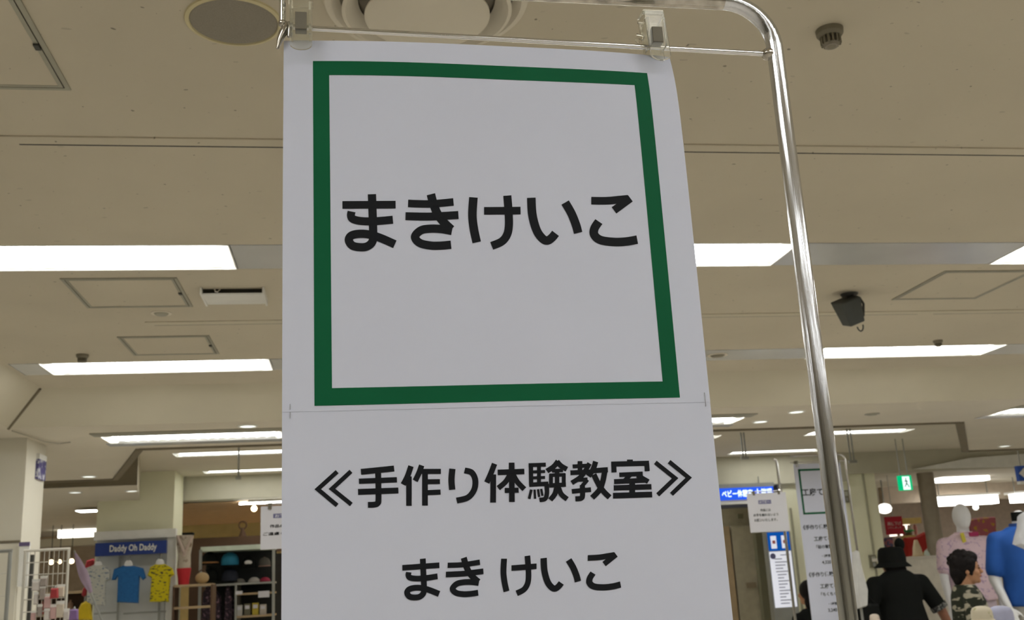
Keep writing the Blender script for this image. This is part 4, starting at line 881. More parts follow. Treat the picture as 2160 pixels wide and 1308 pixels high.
# ------------------------------------------------------------------ right: lift lobby wall, lit signs, far shop
def xat(px, py, Y): return aty(px, py, Y).x
wx0, wx1 = xat(1662, 1150, 12.5), xat(1858, 1100, 12.5); ox0 = xat(1490, 1150, 12.5)
struct(MB().bb(wx0, wx1, 12.50, 12.62, 0, H4).build('wall_lobby', 'wall2'))
for a_ in (1676, 1840):                                   # slim vertical joints of the wall panels
    x = xat(a_, 1150, 12.5); struct(MB().bb(x-.012, x+.012, 12.485, 12.50, 0, 2.3 if a_ < 1700 else H4).build('trim_%d' % (40+a_ % 9), flat('panel_joint', (.36, .35, .25))))
zh = aty(1600, 1013, 12.62).z; zl_ = aty(1600, 1070, 12.7).z
struct(MB().bb(ox0-1.5, wx0+.06, 12.62, 12.75, zl_, 2.62).build('wall_header', 'greygreen'))
struct(MB().bb(ox0-1.5, wx0+.3, 13.4, 13.5, 0, H4).build('wall_lobby_back', flat('lobby_beige', (.36, .32, .22))))
struct(MB().bb(ox0-1.6, ox0-1.5, 12.5, 13.5, 0, H4).build('wall_lobby_side', 'wall2'))
# lift doors
t = empty('lift_door', (xat(1565, 1200, 13.3), 13.3, 0), 'beige lift doors with brown joints behind the small notice', 'door')
for x0, x1 in ((1512, 1531), (1533, 1549), (1551, 1600)):
    a_, c_ = xat(x0, 1200, 13.3), xat(x1, 1200, 13.3); MB().bb(a_, c_-.01, 13.30, 13.36, 0, 2.15).build('leaf', 'wood' if x0 < 1545 else flat('door_grey', (.40, .36, .26)), t)
a_ = xat(1606, 1200, 13.2); MB().bb(a_-.03, a_+.10, 13.2, 13.36, 0, 2.2).build('jamb', 'greygreen', t)
b = MB(); slab(b, 1556, 1084, 1568, 1094, 13.27, .02); b.build('call_panel', 'greygreen', t)
b = MB(); slab(b, 1574, 1229, 1596, 1240, 13.27, .02); b.build('handle_plate', flat('door_plate', (.25, .2, .13)), t)
X, Z, wd, h = px_rect(1480, 1029, 1636, 1054, 12.35)
t = empty('lit_sign', (X, 12.35, Z-h/2-.06), 'blue lit hanging sign with white Japanese lettering above the lift', 'sign')
MB().bb(X-wd/2, X+wd/2, 12.35, 12.45, Z-h/2, Z+h/2).build('face', 'bluelit', t); face_ = t.children[0]
MB().bb(X-wd/2-.01, X+wd/2+.02, 12.36, 12.46, Z-h/2-.05, Z-h/2).build('lower_rim', 'white', t); MB().bb(X-wd/2-.01, X+wd/2+.02, 12.36, 12.46, Z+h/2, Z+h/2+.05).build('upper_rim', 'steel', t)
for s_ in (-.3, .3): MB().cyl((X+s_, 12.41, Z+h/2+.05), (X+s_, 12.41, 2.70), .006, n=6).build('hanger_rod', 'steel', t)
b = MB(); Q = aty(1523, 1042, 12.34); Q2 = aty(1588, 1040, 12.34); text_on(b, 'ベビー休憩室', (Q.x+Q2.x)/2, (Q.z+Q2.z)/2, 12.345, h=15*mpp(Q), wd=Q2.x-Q.x, bold=.015)
Q = aty(1593, 1039, 12.34); Q2 = aty(1629, 1037, 12.34); text_on(b, '大催場', (Q.x+Q2.x)/2, (Q.z+Q2.z)/2, 12.345, h=15*mpp(Q), wd=Q2.x-Q.x, bold=.015)
b.build('lettering', 'whitelit', face_)
# information board
X, Z, wd, h = px_rect(1626, 1124, 1674, 1278, 12.2)
t = empty('information_board', (X, 12.2, 0), 'lit white information board with a blue header between lift and wall', 'board')
MB().bb(X-wd/2-.02, X+wd/2+.02, 12.21, 12.32, 0, Z+h/2+.02).build('cabinet', 'steel', t)
MB().bb(X-wd/2, X+wd/2, 12.20, 12.215, Z-h/2, Z+h*.24).build('white_face', 'boardlit', t)
MB().bb(X-wd/2, X+wd/2, 12.198, 12.215, Z+h*.25, Z+h/2).build('blue_header', emitter('header_blue', (.004, .09, .42), .75), t)
for s_ in (-.26, .24):
    o = MB().bb(X+(s_-.13)*wd, X+(s_+.13)*wd, 12.190, 12.199, Z+h*.28, Z+h*.45).build('picture_card', 'boardlit', t, bevel=.004)
    _pc = o
    MB().bb(X+(s_-.07)*wd, X+(s_+.07)*wd, 12.188, 12.190, Z+h*.345, Z+h*.39).build('red_print', flat('red_print', (.5, .12, .12)), _pc)
b = MB()
for i in range(15): z = Z+h*.14-i*h*.042; b.bb(X-wd*.30+(.06*wd if i > 4 else 0), X+wd*(.05+.25*((i*5) % 3)/2), 12.198, 12.2, z-.006, z+.006)
b.bb(X-wd*.02, X+wd*.42, 12.198, 12.2, Z+h*.185, Z+h*.197); o = b.build('print_lines', flat('grey_print', (.35, .35, .42)), t); o['kind'] = 'stuff'
MB().cyl((X-wd*.36, 12.2, Z+h*.18), (X-wd*.36, 12.197, Z+h*.18), .035, n=16).build('round_mark', 'bluebox', t)
for (x0, y0, x1, y1, lb) in ((1781, 1034, 1791, 1060, 'small dark box fixed high on the pale green wall'), (1836, 1171, 1850, 1198, 'grey switch panel on the pale green wall behind the person with the hat')):
    X, Z, wd, h = px_rect(x0, y0, x1, y1, 12.46); t = empty('wall_box', (X, 12.46, Z-h/2), lb, 'switch box')
    MB().bb(X-wd/2, X+wd/2, 12.46, 12.5, Z-h/2, Z+h/2).build('plate', flat('box_olive', (.20, .19, .13)), t); MB().bb(X-wd*.3, X+wd*.3, 12.452, 12.46, Z+h*.02, Z+h*.38).build('cover', flat('box_pale', (.40, .40, .33)), t); MB().bb(X-wd*.2, X+wd*.2, 12.452, 12.46, Z-h*.38, Z-h*.1).build('button', 'steel', t)
# emergency exit sign
X, Z, wd, h = px_rect(1897, 1003, 1925, 1034, 11.2)
t = empty('exit_sign', (X, 11.2, Z-h/2), 'green lit emergency exit sign with a running figure', 'exit sign')
MB().bb(X-wd/2, X+wd/2, 11.2, 11.25, Z-h/2, Z+h/2).build('box', 'greenlit', t)
wdoor = MB().bb(X-wd*.26, X+wd*.30, 11.195, 11.2, Z-h*.46, Z+h*.42).build('white_door', 'coolwhite', t)
b = MB(); g = lambda u, v: (X+u*wd, 11.193, Z+v*h)
b.cyl(g(.0, .27), (X, 11.191, Z+.27*h), wd*.055, n=10)
for a_, c_ in (((-.02, .20), (.02, .0)), ((.0, .16), (-.14, .08)), ((.0, .17), (.13, .06)), ((.02, .0), (.12, -.16)), ((.12, -.16), (.2, -.3)), ((.02, .0), (-.06, -.18)), ((-.06, -.18), (-.17, -.26))): b.cyl(g(*a_), g(*c_), wd*.035, n=6)
o = b.build('running_figure', flat('exit_dark', (0, .12, .06)), wdoor)
for s_ in (-.3, .3): MB().cyl((X+s_*wd, 11.22, Z+h/2), (X+s_*wd, 11.22, H3), .006, n=6).build('hanger_rod', 'steel', t)
X, Z, wd, h = px_rect(2146, 982, 2196, 1014, 10.0)
t = empty('arrow_sign', (X, 10, Z-h/2), 'blue hanging sign with a white arrow at the shop entrance', 'sign')
MB().bb(X-wd/2, X+wd/2, 10, 10.05, Z-h/2, Z+h/2).build('board', flat('arrow_blue', (.03, .09, .42)), t); MB().bb(X-wd/2, X+wd/2, 9.995, 10.05, Z-h/2-.03, Z-h/2).build('rim', 'white', t)
b = MB(); cx = X-wd*.28; b.prism([(cx-.05, 9.998, Z), (cx+.02, 9.998, Z+.06), (cx+.02, 9.998, Z+.03), (cx+.12, 9.998, Z+.03), (cx+.12, 9.998, Z-.03), (cx+.02, 9.998, Z-.03), (cx+.02, 9.998, Z-.06)], (0, -.003, 0)); b.build('arrow', 'white', t, tri=True)
for s_ in (-.3, .3): MB().cyl((X+s_*wd, 10.02, Z+h/2), (X+s_*wd, 10.02, H3), .006, n=6).build('hanger_rod', 'steel', t)
# patch of light on the fascia, painted as a white wedge
A, B_, D_, E_ = aty(1925, 990, 12.44), aty(2040, 967, 12.44), aty(2170, 957, 12.44), aty(2170, 984, 12.44)
b = MB(); b.prism([(p.x, 12.40, p.z) for p in (A, B_, D_, E_)], (0, .05, 0)); struct(b.build('trim_50', 'white'))  # white wedge painted as a patch of light

# round column, partition, far shop behind it
Q0 = aty(1963, 1080, 12.75)
struct(MB().cyl((Q0.x, 12.75, 0), (Q0.x, 12.75, H4), .105, n=28).build('wall_round_column', flat('column_brown', (.30, .26, .20)), None, .8))
X = (xat(1885, 1240, 10.0)+xat(2010, 1240, 10.0))/2; wd = xat(2010, 1240, 10.0)-xat(1885, 1240, 10.0); zt_ = aty(1945, 1173, 10.0).z
t = empty('partition', (X, 10, 0), 'chest-high cream partition behind the woman in camouflage', 'partition')
MB().bb(X-wd/2, X+wd/2, 10, 10.08, 0, zt_-.03).build('panel', flat('partition_cream', (.66, .63, .54)), t); MB().bb(X-wd/2-.01, X+wd/2+.01, 9.98, 10.35, zt_-.03, zt_).build('top_ledge', flat('ledge', (.58, .55, .48)), t)
for (px_, wpx, hpx, m, lb) in ((1936, 22, 34, flat('tan_cone', (.50, .40, .26)), 'tan cone-shaped ornament on the cream partition'), (1955, 9, 11, flat('pale_cup', (.42, .48, .42)), 'pale green cup on the cream partition')):
    Q = aty(px_, 1170, 10.15); s_ = mpp(Q); t = empty('ledge_ornament', (Q.x, 10.15, zt_), lb, 'ornament')
    MB().loft([((Q.x, 10.15, zt_), wpx*s_/2, .05), ((Q.x, 10.15, zt_+hpx*s_*.5), wpx*s_*.38, .045), ((Q.x, 10.15, zt_+hpx*s_), wpx*s_*.14, .02)], 16).build('body', m, t, .8); MB().lathe([(0, 0), (wpx*s_*.55, 0), (wpx*s_*.55, .008), (0, .01)], (Q.x, 10.15, zt_), 16).build('foot', 'wood', t)
struct(MB().bb(xat(1840, 1100, 19), 16, 19, 19.1, 0, H4).build('wall_far_shop', flat('far_pink', (.58, .48, .40))))
X, Z, wd, h = px_rect(1867, 1090, 1906, 1127, 12.9)
t = empty('sale_sign', (X, 12.9, Z-h/2), 'square red sale sign with white lettering hanging in the far shop', 'sign')
MB().bb(X-wd/2, X+wd/2, 12.9, 12.92, Z-h/2, Z+h/2).build('board', flat('sale_red', (.42, .012, .03)), t); sb_ = t.children[0]
b = MB(); text_on(b, '再値下げ', X, Z+h*.10, 12.896, h=h*.22, wd=wd*.8, bold=.02); text_on(b, 'いたしました', X, Z-h*.12, 12.896, h=h*.11, wd=wd*.78, bold=.01); b.build('lettering', flat('sale_text', (.62, .42, .40)), sb_)
MB().cyl((X, 12.91, Z+h/2), (X, 12.91, H4), .004, n=6).build('cord', 'steel', t)
# far shop goods: lit showcase, red clothes, patterned clothes
X, Z, wd, h = px_rect(1903, 1104, 1952, 1128, 13.9)
t = empty('showcase', (X, 13.9, 0), 'lit showcase with ochre frame behind the red clothes', 'showcase')
MB().bb(X-wd/2, X+wd/2, 14.0, 14.3, 0, Z-h/2).build('cabinet', flat('ochre', (.40, .28, .08)), t); MB().bb(X-wd/2, X+wd/2, 14.28, 14.3, Z-h/2, Z+h/2).build('lit_back', emitter('showcase_lit', (1, .88, .75), 1.8), t); MB().bb(X-wd/2-.03, X+wd/2+.03, 14.0, 14.3, Z+h/2, Z+h/2+.08).build('canopy', flat('ochre2', (.40, .28, .08)), t)
for i in range(4):
    x = X-wd*.4+i*wd*.27; m_ = [flat('stripe_pale', (.55, .45, .40)), flat('stripe_rose', (.45, .18, .16))][i % 2]
    o = MB().loft([((x, 14.1, Z-h/2), .02, .02), ((x, 14.1, Z+h*.1), .03, .03), ((x, 14.1, Z+h*.4), .02, .02)], 12).build('vase_bottle', m_, None, .8); tag(o, 'slim vase standing in the lit showcase', 'vase', 'vases in the lit showcase')
Q = aty(1930, 1128, 13.9); t = empty('green_plant', (Q.x, 14.06, Z-h/2), 'small green potted plant before the lit showcase', 'plant')
MB().loft([((Q.x, 14.06, Z-h/2), .04, .04), ((Q.x, 14.06, Z-h/2+.04), .05, .05)], 12).build('pot', 'brown', t)
for i in range(9): 
    a_ = i*.7; MB().tube([(Q.x, 14.06, Z-h/2+.03), (Q.x+.06*math.cos(a_), 14.06+.03*math.sin(a_), Z-h/2+.07), (Q.x+.10*math.cos(a_), 14.06+.04*math.sin(a_), Z-h/2+.06)], [.006, .016, .003], 6).build('leaf', flat('leaf_green', (.05, .30, .09)), t)
for (pts, Y, m, lb, cat) in (([(1907, 1134), (1930, 1132), (1948, 1122), (1958, 1124), (1962, 1150), (1940, 1172), (1910, 1175)], 13.3, flat('red_dress', (.42, .02, .015)), 'bright red dress on a stand beside the round column', 'dress'),
                             ([(1866, 1135), (1880, 1133), (1884, 1172), (1868, 1175)], 12.8, blotch('plaid', (.10, .09, .16), (.35, .12, .14), 18, .5), 'dark plaid shirt hanging under the red sale sign', 'shirt'),
                             ([(1880, 1133), (1898, 1130), (1903, 1165), (1886, 1170)], 13.0, flat('cream_shirt', (.50, .40, .34)), 'cream shirt hanging under the red sale sign', 'shirt'),
                             ([(2040, 1096), (2062, 1092), (2096, 1090), (2100, 1150), (2044, 1160)], 13.0, blotch('pink_floral', (.40, .12, .14), (.50, .30, .05), 14, .55, soft=.1), 'pink flowered clothes hanging behind the mannequins', 'clothes'),
                             ([(1800, 1166), (1806, 1160), (1815, 1195), (1828, 1245), (1826, 1280), (1806, 1285), (1798, 1240)], 7.6, flat('white_coat', (.52, .52, .50)), 'long white coat hanging behind the chrome upright', 'coat')):
    o = [(aty(x, y, Y).x, aty(x, y, Y).z) for x, y in pts]; area = sum(o[j-1][0]*o[j][1]-o[j][0]*o[j-1][1] for j in range(len(o))); o = o if area > 0 else o[::-1]
    x_ = sum(p[0] for p in o)/len(o); t = empty(cat+'_display', (x_, Y, min(p[1] for p in o)), lb, cat)
    MB().pillow(o, Y, .12, .02).build('cloth', m, t, 1.2, tri=True); MB().tube([(x_, Y+.02, 0), (x_, Y+.02, max(p[1] for p in o)-.03)], .010, 8).build('stand_pole', 'steel', t)
# lights and pelmets of the far shop
for (x0, y0, x1, y1, Y, lb) in ((1848, 1011, 1886, 1018, 14.5, 'short white lamp beside the green exit sign'), (1984, 1004, 2092, 1014, 13.6, 'slim white lamp over the mannequins'), (1972, 1046, 2112, 1064, 14.6, 'broad white light band behind the mannequin head'), (2144, 1040, 2200, 1058, 14.0, 'broad white light band behind the blue-shirted mannequin')):
    X, Z, wd, h = px_rect(x0, y0, x1, y1, Y); t = empty('shop_lamp', (X, Y, Z), lb, 'ceiling light')
    MB().bb(X-wd/2, X+wd/2, Y, Y+.2, Z-h/2, Z+h/2).build('lamp_panel', emitter('shop_lamp', (1, .97, .9), 6) if 'shoplamp' not in M else M['shoplamp'], t); MB().bb(X-wd/2-.04, X+wd/2+.04, Y-.005, Y+.25, Z+h/2, Z+h/2+.03).build('batten', 'white', t)
    for s_ in (-.4, .4): MB().cyl((X+s_*wd, Y+.1, Z+h/2), (X+s_*wd, Y+.1, H4), .008, n=6).build('hanger_rod', 'steel', t)
zb = aty(2050, 1040, 14.9).z
struct(MB().bb(xat(1860, 1040, 15), 16, 15.0, 15.1, zb-.10, H4).build('trim_51', flat('pelmet', (.50, .42, .33))))
for i, (x, y) in enumerate(((2036, 1079), (2058, 1070))):
    Q = atz(x, y, H4-.06); Q = aty(x, y, 16.5); t = empty('pendant_bulb', Q, 'small round ceiling lamp behind the pink-shirted mannequin', 'bulb', 'far shop lamps'); MB().ball(Q, .05, 12).build('globe', 'down', t, 1); MB().cyl(Q, (Q.x, Q.y, H4), .006, n=6).build('cord', 'steel', t)
Q = aty(1866, 1073, 13.6); t = empty('globe_lamp', Q, 'round white globe lamp above the red sale sign', 'lamp'); MB().ball(Q, (.10, .10, .07), 16).build('globe', emitter('globe', (1, .97, .88), 2.5), t, 1); MB().cyl(Q, (Q.x, Q.y, H4), .01, n=8).build('stem', 'steel', t)

# ------------------------------------------------------------------ people and mannequins
def figure(Hh, arms, head_turn=0, hands=True, hair=True, egg=False, neck_only=False, stance=.09, hoff=(0, 0)):
    """one continuous body facing local +Y, feet at z=0; arms = [(shoulder, elbow, wrist, fingerdir)]"""
    b = MB(); k = Hh/1.62
    for s in (-1, 1):
        b.limb([(s*stance, 0, .82*k), (s*(stance+.012), .012, .46*k), (s*(stance+.015), -.01, .09*k)], [.082*k, .056*k, .040*k])
        b.ball((s*(stance+.015), .055*k, .035*k), (.040*k, .115*k, .035*k))
    b.loft([((0, 0, .78*k), .13*k, .10*k), ((0, 0, .86*k), .162*k, .115*k), ((0, .01, .98*k), .135*k, .10*k), ((0, .01, 1.12*k), .148*k, .108*k), ((0, .005, 1.24*k), .170*k, .105*k), ((0, -.005, 1.31*k), .15*k, .085*k), ((0, -.01, 1.36*k), .075*k, .06*k)], 24)
    b.limb([(0, -.012, 1.33*k), (0, .006, 1.43*k)], [.056*k, .050*k])
    Rh = Matrix.Rotation(head_turn, 3, 'Z'); hc_ = Vector((0, (.012+hoff[0])*k, (1.505+hoff[1])*k))
    if not neck_only:
        def hp(p): return hc_+Rh @ (Vector(p)*k)
        if egg:
            b.ball(hp((0, 0, .0)), (.074*k, .090*k, .112*k), 20, Rh); b.ball(hp((0, .02, -.055)), (.052*k, .06*k, .06*k), 16, Rh)
        else:
            b.ball(hp((0, -.008, .018)), (.072*k, .092*k, .098*k), 20, Rh); b.ball(hp((0, .028, -.045)), (.052*k, .058*k, .068*k), 18, Rh)
            b.ball(hp((0, .040, .020)), (.058*k, .050*k, .055*k), 16, Rh); b.ball(hp((0, .070, -.085)), (.024*k, .022*k, .022*k), 12, Rh)
            b.limb([hp((0, .086, .012)), hp((0, .104, -.022))], [.010*k, .015*k], 10); b.ball(hp((0, .088, -.052)), (.022*k, .010*k, .009*k), 12, Rh)
            for s in (-1, 1): b.ball(hp((s*.072, -.005, -.012)), (.012*k, .020*k, .030*k), 10, Rh); b.ball(hp((s*.036, .062, -.025)), (.024*k, .022*k, .022*k), 12, Rh)
    for S, E_, Wr, fd in arms:
        S, E_, Wr = Vector(S)*k, Vector(E_)*k, Vector(Wr)*k
        b.limb([S, (S+E_)/2, E_, Wr], [.050*k, .045*k, .038*k, .026*k])
        fd = Vector(fd).normalized(); side = fd.cross(Vector((0, 1, 0))); side = side.normalized() if side.length > .1 else Vector((1, 0, 0)); pn = side.cross(fd)
        c = Wr+fd*.045*k; Rm = Matrix((side, pn, fd)).transposed(); b.ball(c, (.040*k, .016*k, .052*k), 14, Rm)
        for j, (o_, L_) in enumerate(((-.030, .060), (-.010, .070), (.010, .066), (.029, .052))):
            p0 = c+fd*.040*k+side*o_*k; p1 = p0+fd*L_*.55*k+pn*.006*k; p2 = p0+fd*L_*.95*k+pn*.022*k; b.limb([p0, p1, p2], [.0090*k, .0082*k, .0068*k], 8)
        p0 = c-fd*.015*k-side*.034*k; b.limb([p0, p0-side*.022*k+fd*.026*k, p0-side*.030*k+fd*.056*k+pn*.01*k], [.0105*k, .0095*k, .0075*k], 8)
    return b, k, hc_, Rh
def place(mb, loc_, rz):
    R = Matrix.Rotation(rz, 3, 'Z'); mb.v = [Vector(loc_)+R @ p for p in mb.v]; return mb
def top_cloth(k, arms, sleeve, flare=.02, hem=.80, thick=.016):
    b = MB(); b.loft([((0, 0, hem*k), (.165+flare)*k, (.12+flare)*k), ((0, .005, .98*k), (.150+flare)*k, (.112+flare)*k), ((0, .01, 1.12*k), (.158+thick)*k, (.118+thick)*k), ((0, .005, 1.24*k), (.172+thick)*k, (.106+thick)*k), ((0, -.002, 1.285*k), (.168+thick)*k, (.094+thick)*k), ((0, -.006, 1.328*k), (.128+thick)*k, (.076+thick)*k), ((0, -.01, 1.365*k), .088*k, .076*k)], 24)
    for S, E_, Wr, fd in arms:
        S, E_ = Vector(S)*k, Vector(E_)*k; e = S+(E_-S)*sleeve; b.limb([S-Vector((S.x*.3, 0, 0)), S-Vector((0, 0, .004)), e], [.064*k, .065*k, .062*k])
    return b
def trousers(k, st_=.09, z0=.05):
    b = MB()
    for s in (-1, 1): b.limb([(s*st_, 0, .82*k), (s*(st_+.012), .010, .46*k), (s*(st_+.015), -.008, z0*k+.05)], [.098*k, .076*k, .066*k])
    b.loft([((0, 0, .74*k), .15*k, .115*k), ((0, 0, .86*k), .172*k, .125*k), ((0, 0, .96*k), .150*k, .112*k)], 20); return b
def shoes(k, st_=.09):
    b = MB()
    for s in (-1, 1): b.ball((s*(st_+.015), .055*k, .036*k), (.048*k, .128*k, .042*k), 14)
    return b
# woman in camouflage looking to the right
P = aty(2038, 1212, 7.6); rz = math.radians(-110); Hw = 1.655
base = Vector((P.x-.02, 7.6, 0)); arms = [((-.185, 0, 1.275), (-.235, -.02, 1.01), (-.21, .12, .80), (0, .35, -1)), ((.185, 0, 1.275), (.235, -.02, 1.01), (.21, .12, .80), (0, .35, -1))]
t = empty('person', base, 'person with short black hair in a dark camouflage top, looking aside', 'person')
b, k, hc_, Rh = figure(Hw, arms, math.radians(-2), hoff=(.012, -.03)); remesh(place(b, base, rz), 'body', 'skin', t, .0065)
camo = blotch('camouflage', (.022, .026, .016), (.36, .33, .25), 8, .55, (1, 1, 2.6), soft=.03)
remesh(place(top_cloth(k, arms, .62), base, rz), 'camouflage_top', camo, t, .012); remesh(place(trousers(k), base, rz), 'trousers', 'blackcloth', t, .014); remesh(place(shoes(k), base, rz), 'shoes', 'brown', t, .012)
b = MB()
def hp2(p): return hc_+Rh @ (Vector(p)*k)
b.ball(hp2((0, -.022, .035)), (.092*k, .100*k, .100*k), 20); b.ball(hp2((0, -.060, -.020)), (.082*k, .062*k, .085*k), 18); b.ball(hp2((0, -.065, -.070)), (.062*k, .042*k, .055*k), 14); b.ball(hp2((0, .030, .085)), (.075*k, .062*k, .048*k), 16)
for s in (-1, 1): b.ball(hp2((s*.066, .012, .03)), (.024*k, .045*k, .062*k), 14); b.ball(hp2((s*.070, .018, -.012)), (.012*k, .018*k, .040*k), 10)
for i in range(40):
    a_ = random.uniform(0, 6.28); e_ = random.uniform(.1, 1.4); b.ball(hp2((.088*math.cos(a_)*math.cos(e_), -.022+.096*math.sin(a_)*math.cos(e_), .035+.098*math.sin(e_))), random.uniform(.014, .024)*k, 8)
remesh(place(b, base, rz), 'hair', 'hair', t, .006, 3)
for s in (-1, 1):
    c = hp2((s*.030, .084, .004)); MB_ = MB().ball(c, (.011*k, .006*k, .005*k), 10); place(MB_, base, rz).build('eye', 'hair', t, 1); MB_ = MB().limb([hp2((s*.016, .088, .022)), hp2((s*.046, .078, .022))], [.004, .003], 6); place(MB_, base, rz).build('eyebrow', 'hair', t, 1)
place(MB().ball(hp2((0, .092, -.052)), (.022*k, .009*k, .007*k), 12), base, rz).build('lips', flat('lips', (.36, .12, .09)), t, 1)
# person in black with a bucket hat, seen from behind
P = aty(1888, 1190, 8.6); base = Vector((P.x, 8.6, 0)); Hm = 1.80
arms = [((-.195, 0, 1.27), (-.30, -.03, 1.03), (-.33, .06, .80), (-.15, .2, -1)), ((.195, 0, 1.27), (.31, -.03, 1.05), (.44, .06, .86), (.35, .2, -1))]
t = empty('person', base, 'person in black with a black bucket hat, seen from behind', 'person')
b, k, hc_, Rh = figure(Hm, arms, hoff=(.045, -.075)); remesh(place(b, base, 0), 'body', 'skin2', t, .0075)
remesh(place(top_cloth(k, arms, .78, .05), base, 0), 'black_top', 'blackcloth', t, .013); remesh(place(trousers(k), base, 0), 'trousers', 'blackcloth', t, .014); remesh(place(shoes(k), base, 0), 'shoes', 'blackcloth', t, .012)
for S, E_, _, _ in arms:
    S, E_ = Vector(S)*k, Vector(E_)*k; a_, c_ = S+(E_-S)*.80, S+(E_-S)*.95; place(MB().cyl(a_, c_, .066*k, .064*k, 20), base, 0).build('sleeve_band', blotch('band_print', (.05, .05, .05), (.24, .24, .22), 60, .5, soft=.1), t, .8)
b = MB(); b.lathe([(.104*k, -.03), (.106*k, .02), (.096*k, .085), (.074*k, .104), (0, .110)], hc_+Vector((0, -.02, .02)), 24); b.lathe([(.102*k, .0), (.140*k, -.040), (.141*k, -.046), (.100*k, -.012)], hc_+Vector((0, -.02, .0)), 28)
place(b, base, 0).build('bucket_hat', 'blackcloth', t, .9)
place(MB().ball(hc_+Vector((.085, -.03, .145)), (.045, .04, .055), 14), base, 0).build('hat_bow', 'blackcloth', t, 1)
b = MB(); b.ball(hc_+Vector((0, -.035*k, .0)), (.088*k, .090*k, .098*k), 18); b.ball(hc_+Vector((0, -.065*k, -.085)), (.084*k, .065*k, .085*k), 16); remesh(place(b, base, 0), 'hair', 'hair', t, .008, 4)
place(MB().ball(hc_+Vector((.075, -.03, -.105)), (.045, .04, .045), 14), base, 0).build('collar_scarf', flat('scarf_grey', (.13, .13, .12)), t, 1)
# shoulder bag carried at the left
P = aty(1832, 1296, 8.15)
t = empty('shoulder_bag', (P.x, 8.15, P.z-.13), 'black bag hanging at the side of the person with the bucket hat', 'bag')
MB().pillow([(P.x-.12, P.z-.14), (P.x+.10, P.z-.14), (P.x+.09, P.z+.08), (P.x-.09, P.z+.09)], 8.15, .12, .03).build('bag_body', 'blackcloth', t, 1.2); MB().tube([(P.x-.07, 8.15, P.z+.08), (P.x-.02, 8.17, P.z+.20), (P.x+.06, 8.15, P.z+.08)], .010, 8).build('strap', 'blackcloth', t, .8)
# dark-haired person half hidden behind the second sign
P = aty(1706, 1245, 9.1); base = Vector((P.x, 9.1, 0)); Hx = 1.46
arms = [((-.175, 0, 1.27), (-.21, 0, 1.0), (-.2, .08, .78), (0, .2, -1)), ((.175, 0, 1.27), (.21, 0, 1.0), (.2, .08, .78), (0, .2, -1))]
t = empty('person', base, 'dark-haired person in black half hidden behind the second sign', 'person')
b, k, hc_, Rh = figure(Hx, arms, .4); remesh(place(b, base, .3), 'body', 'skin', t, .0085)
remesh(place(top_cloth(k, arms, .7), base, .3), 'black_top', 'blackcloth', t, .014); remesh(place(trousers(k), base, .3), 'trousers', flat('pink_trousers', (.45, .22, .23)), t, .014); remesh(place(shoes(k), base, .3), 'shoes', 'brown', t, .012)
b = MB(); b.ball(hc_+Vector((0, -.02, .03))*k, (.098*k, .108*k, .105*k), 18); b.ball(hc_+Vector((0, -.05, -.08))*k, (.095*k, .06*k, .11*k), 16); remesh(place(b, base, .3), 'hair', 'hair', t, .009, 4)
# mannequin in a pink shirt on a plinth
P = aty(2026, 1085, 9.0); base = Vector((P.x, 9.0, .36)); Hq = 1.72
arms = [((-.185, 0, 1.275), (-.225, 0, 1.0), (-.22, .04, .74), (0, .1, -1)), ((.185, 0, 1.275), (.225, 0, 1.0), (.22, .04, .74), (0, .1, -1))]
t = empty('mannequin', base, 'white egg-headed mannequin in a pink patterned short-sleeved shirt', 'mannequin')
rzm = math.radians(172)
b, k, hc_, Rh = figure(Hq, arms, egg=True); remesh(place(b, base, rzm), 'body', 'mann', t, .0085)
pinkm = blotch('pink_check', (.64, .49, .54), (.42, .30, .42), 30, .55, soft=.1)
shp = remesh(place(top_cloth(k, arms, .72, .035), base, rzm), 'pink_shirt', pinkm, t, .013); remesh(place(trousers(k), base, rzm), 'trousers', flat('lilac_trousers', (.48, .40, .45)), t, .014)
place(MB().lathe([(.062*k, 1.335*k), (.085*k, 1.33*k), (.075*k, 1.375*k), (.06*k, 1.372*k)], (0, -.008, 0), 24), base, rzm).build('collar', pinkm, shp, .8)
place(MB().box((-.05*k, .085*k, 1.35*k), (.075*k, .02, .035*k)), base, rzm).build('red_collar_tab', flat('collar_red', (.35, .02, .09)), shp)
place(MB().box((.05*k, .10*k, 1.31*k), (.035, .006, .12), Matrix.Rotation(.15, 3, 'Y')), base, rzm).build('price_tag', flat('tag_yellow', (.58, .50, .05)), shp)
t = empty('plinth', (base.x, 9.0, 0), 'low white round plinth under the pink-shirted mannequin', 'plinth'); MB().lathe([(0, 0), (.30, 0), (.32, .02), (.32, .34), (.30, .36), (0, .36)], (base.x, 9.0, 0), 32).build('drum', 'white', t, .6); MB().lathe([(.325, .0), (.325, .04), (.32, .04)], (base.x, 9.0, 0), 32).build('kick_band', 'steel', t)
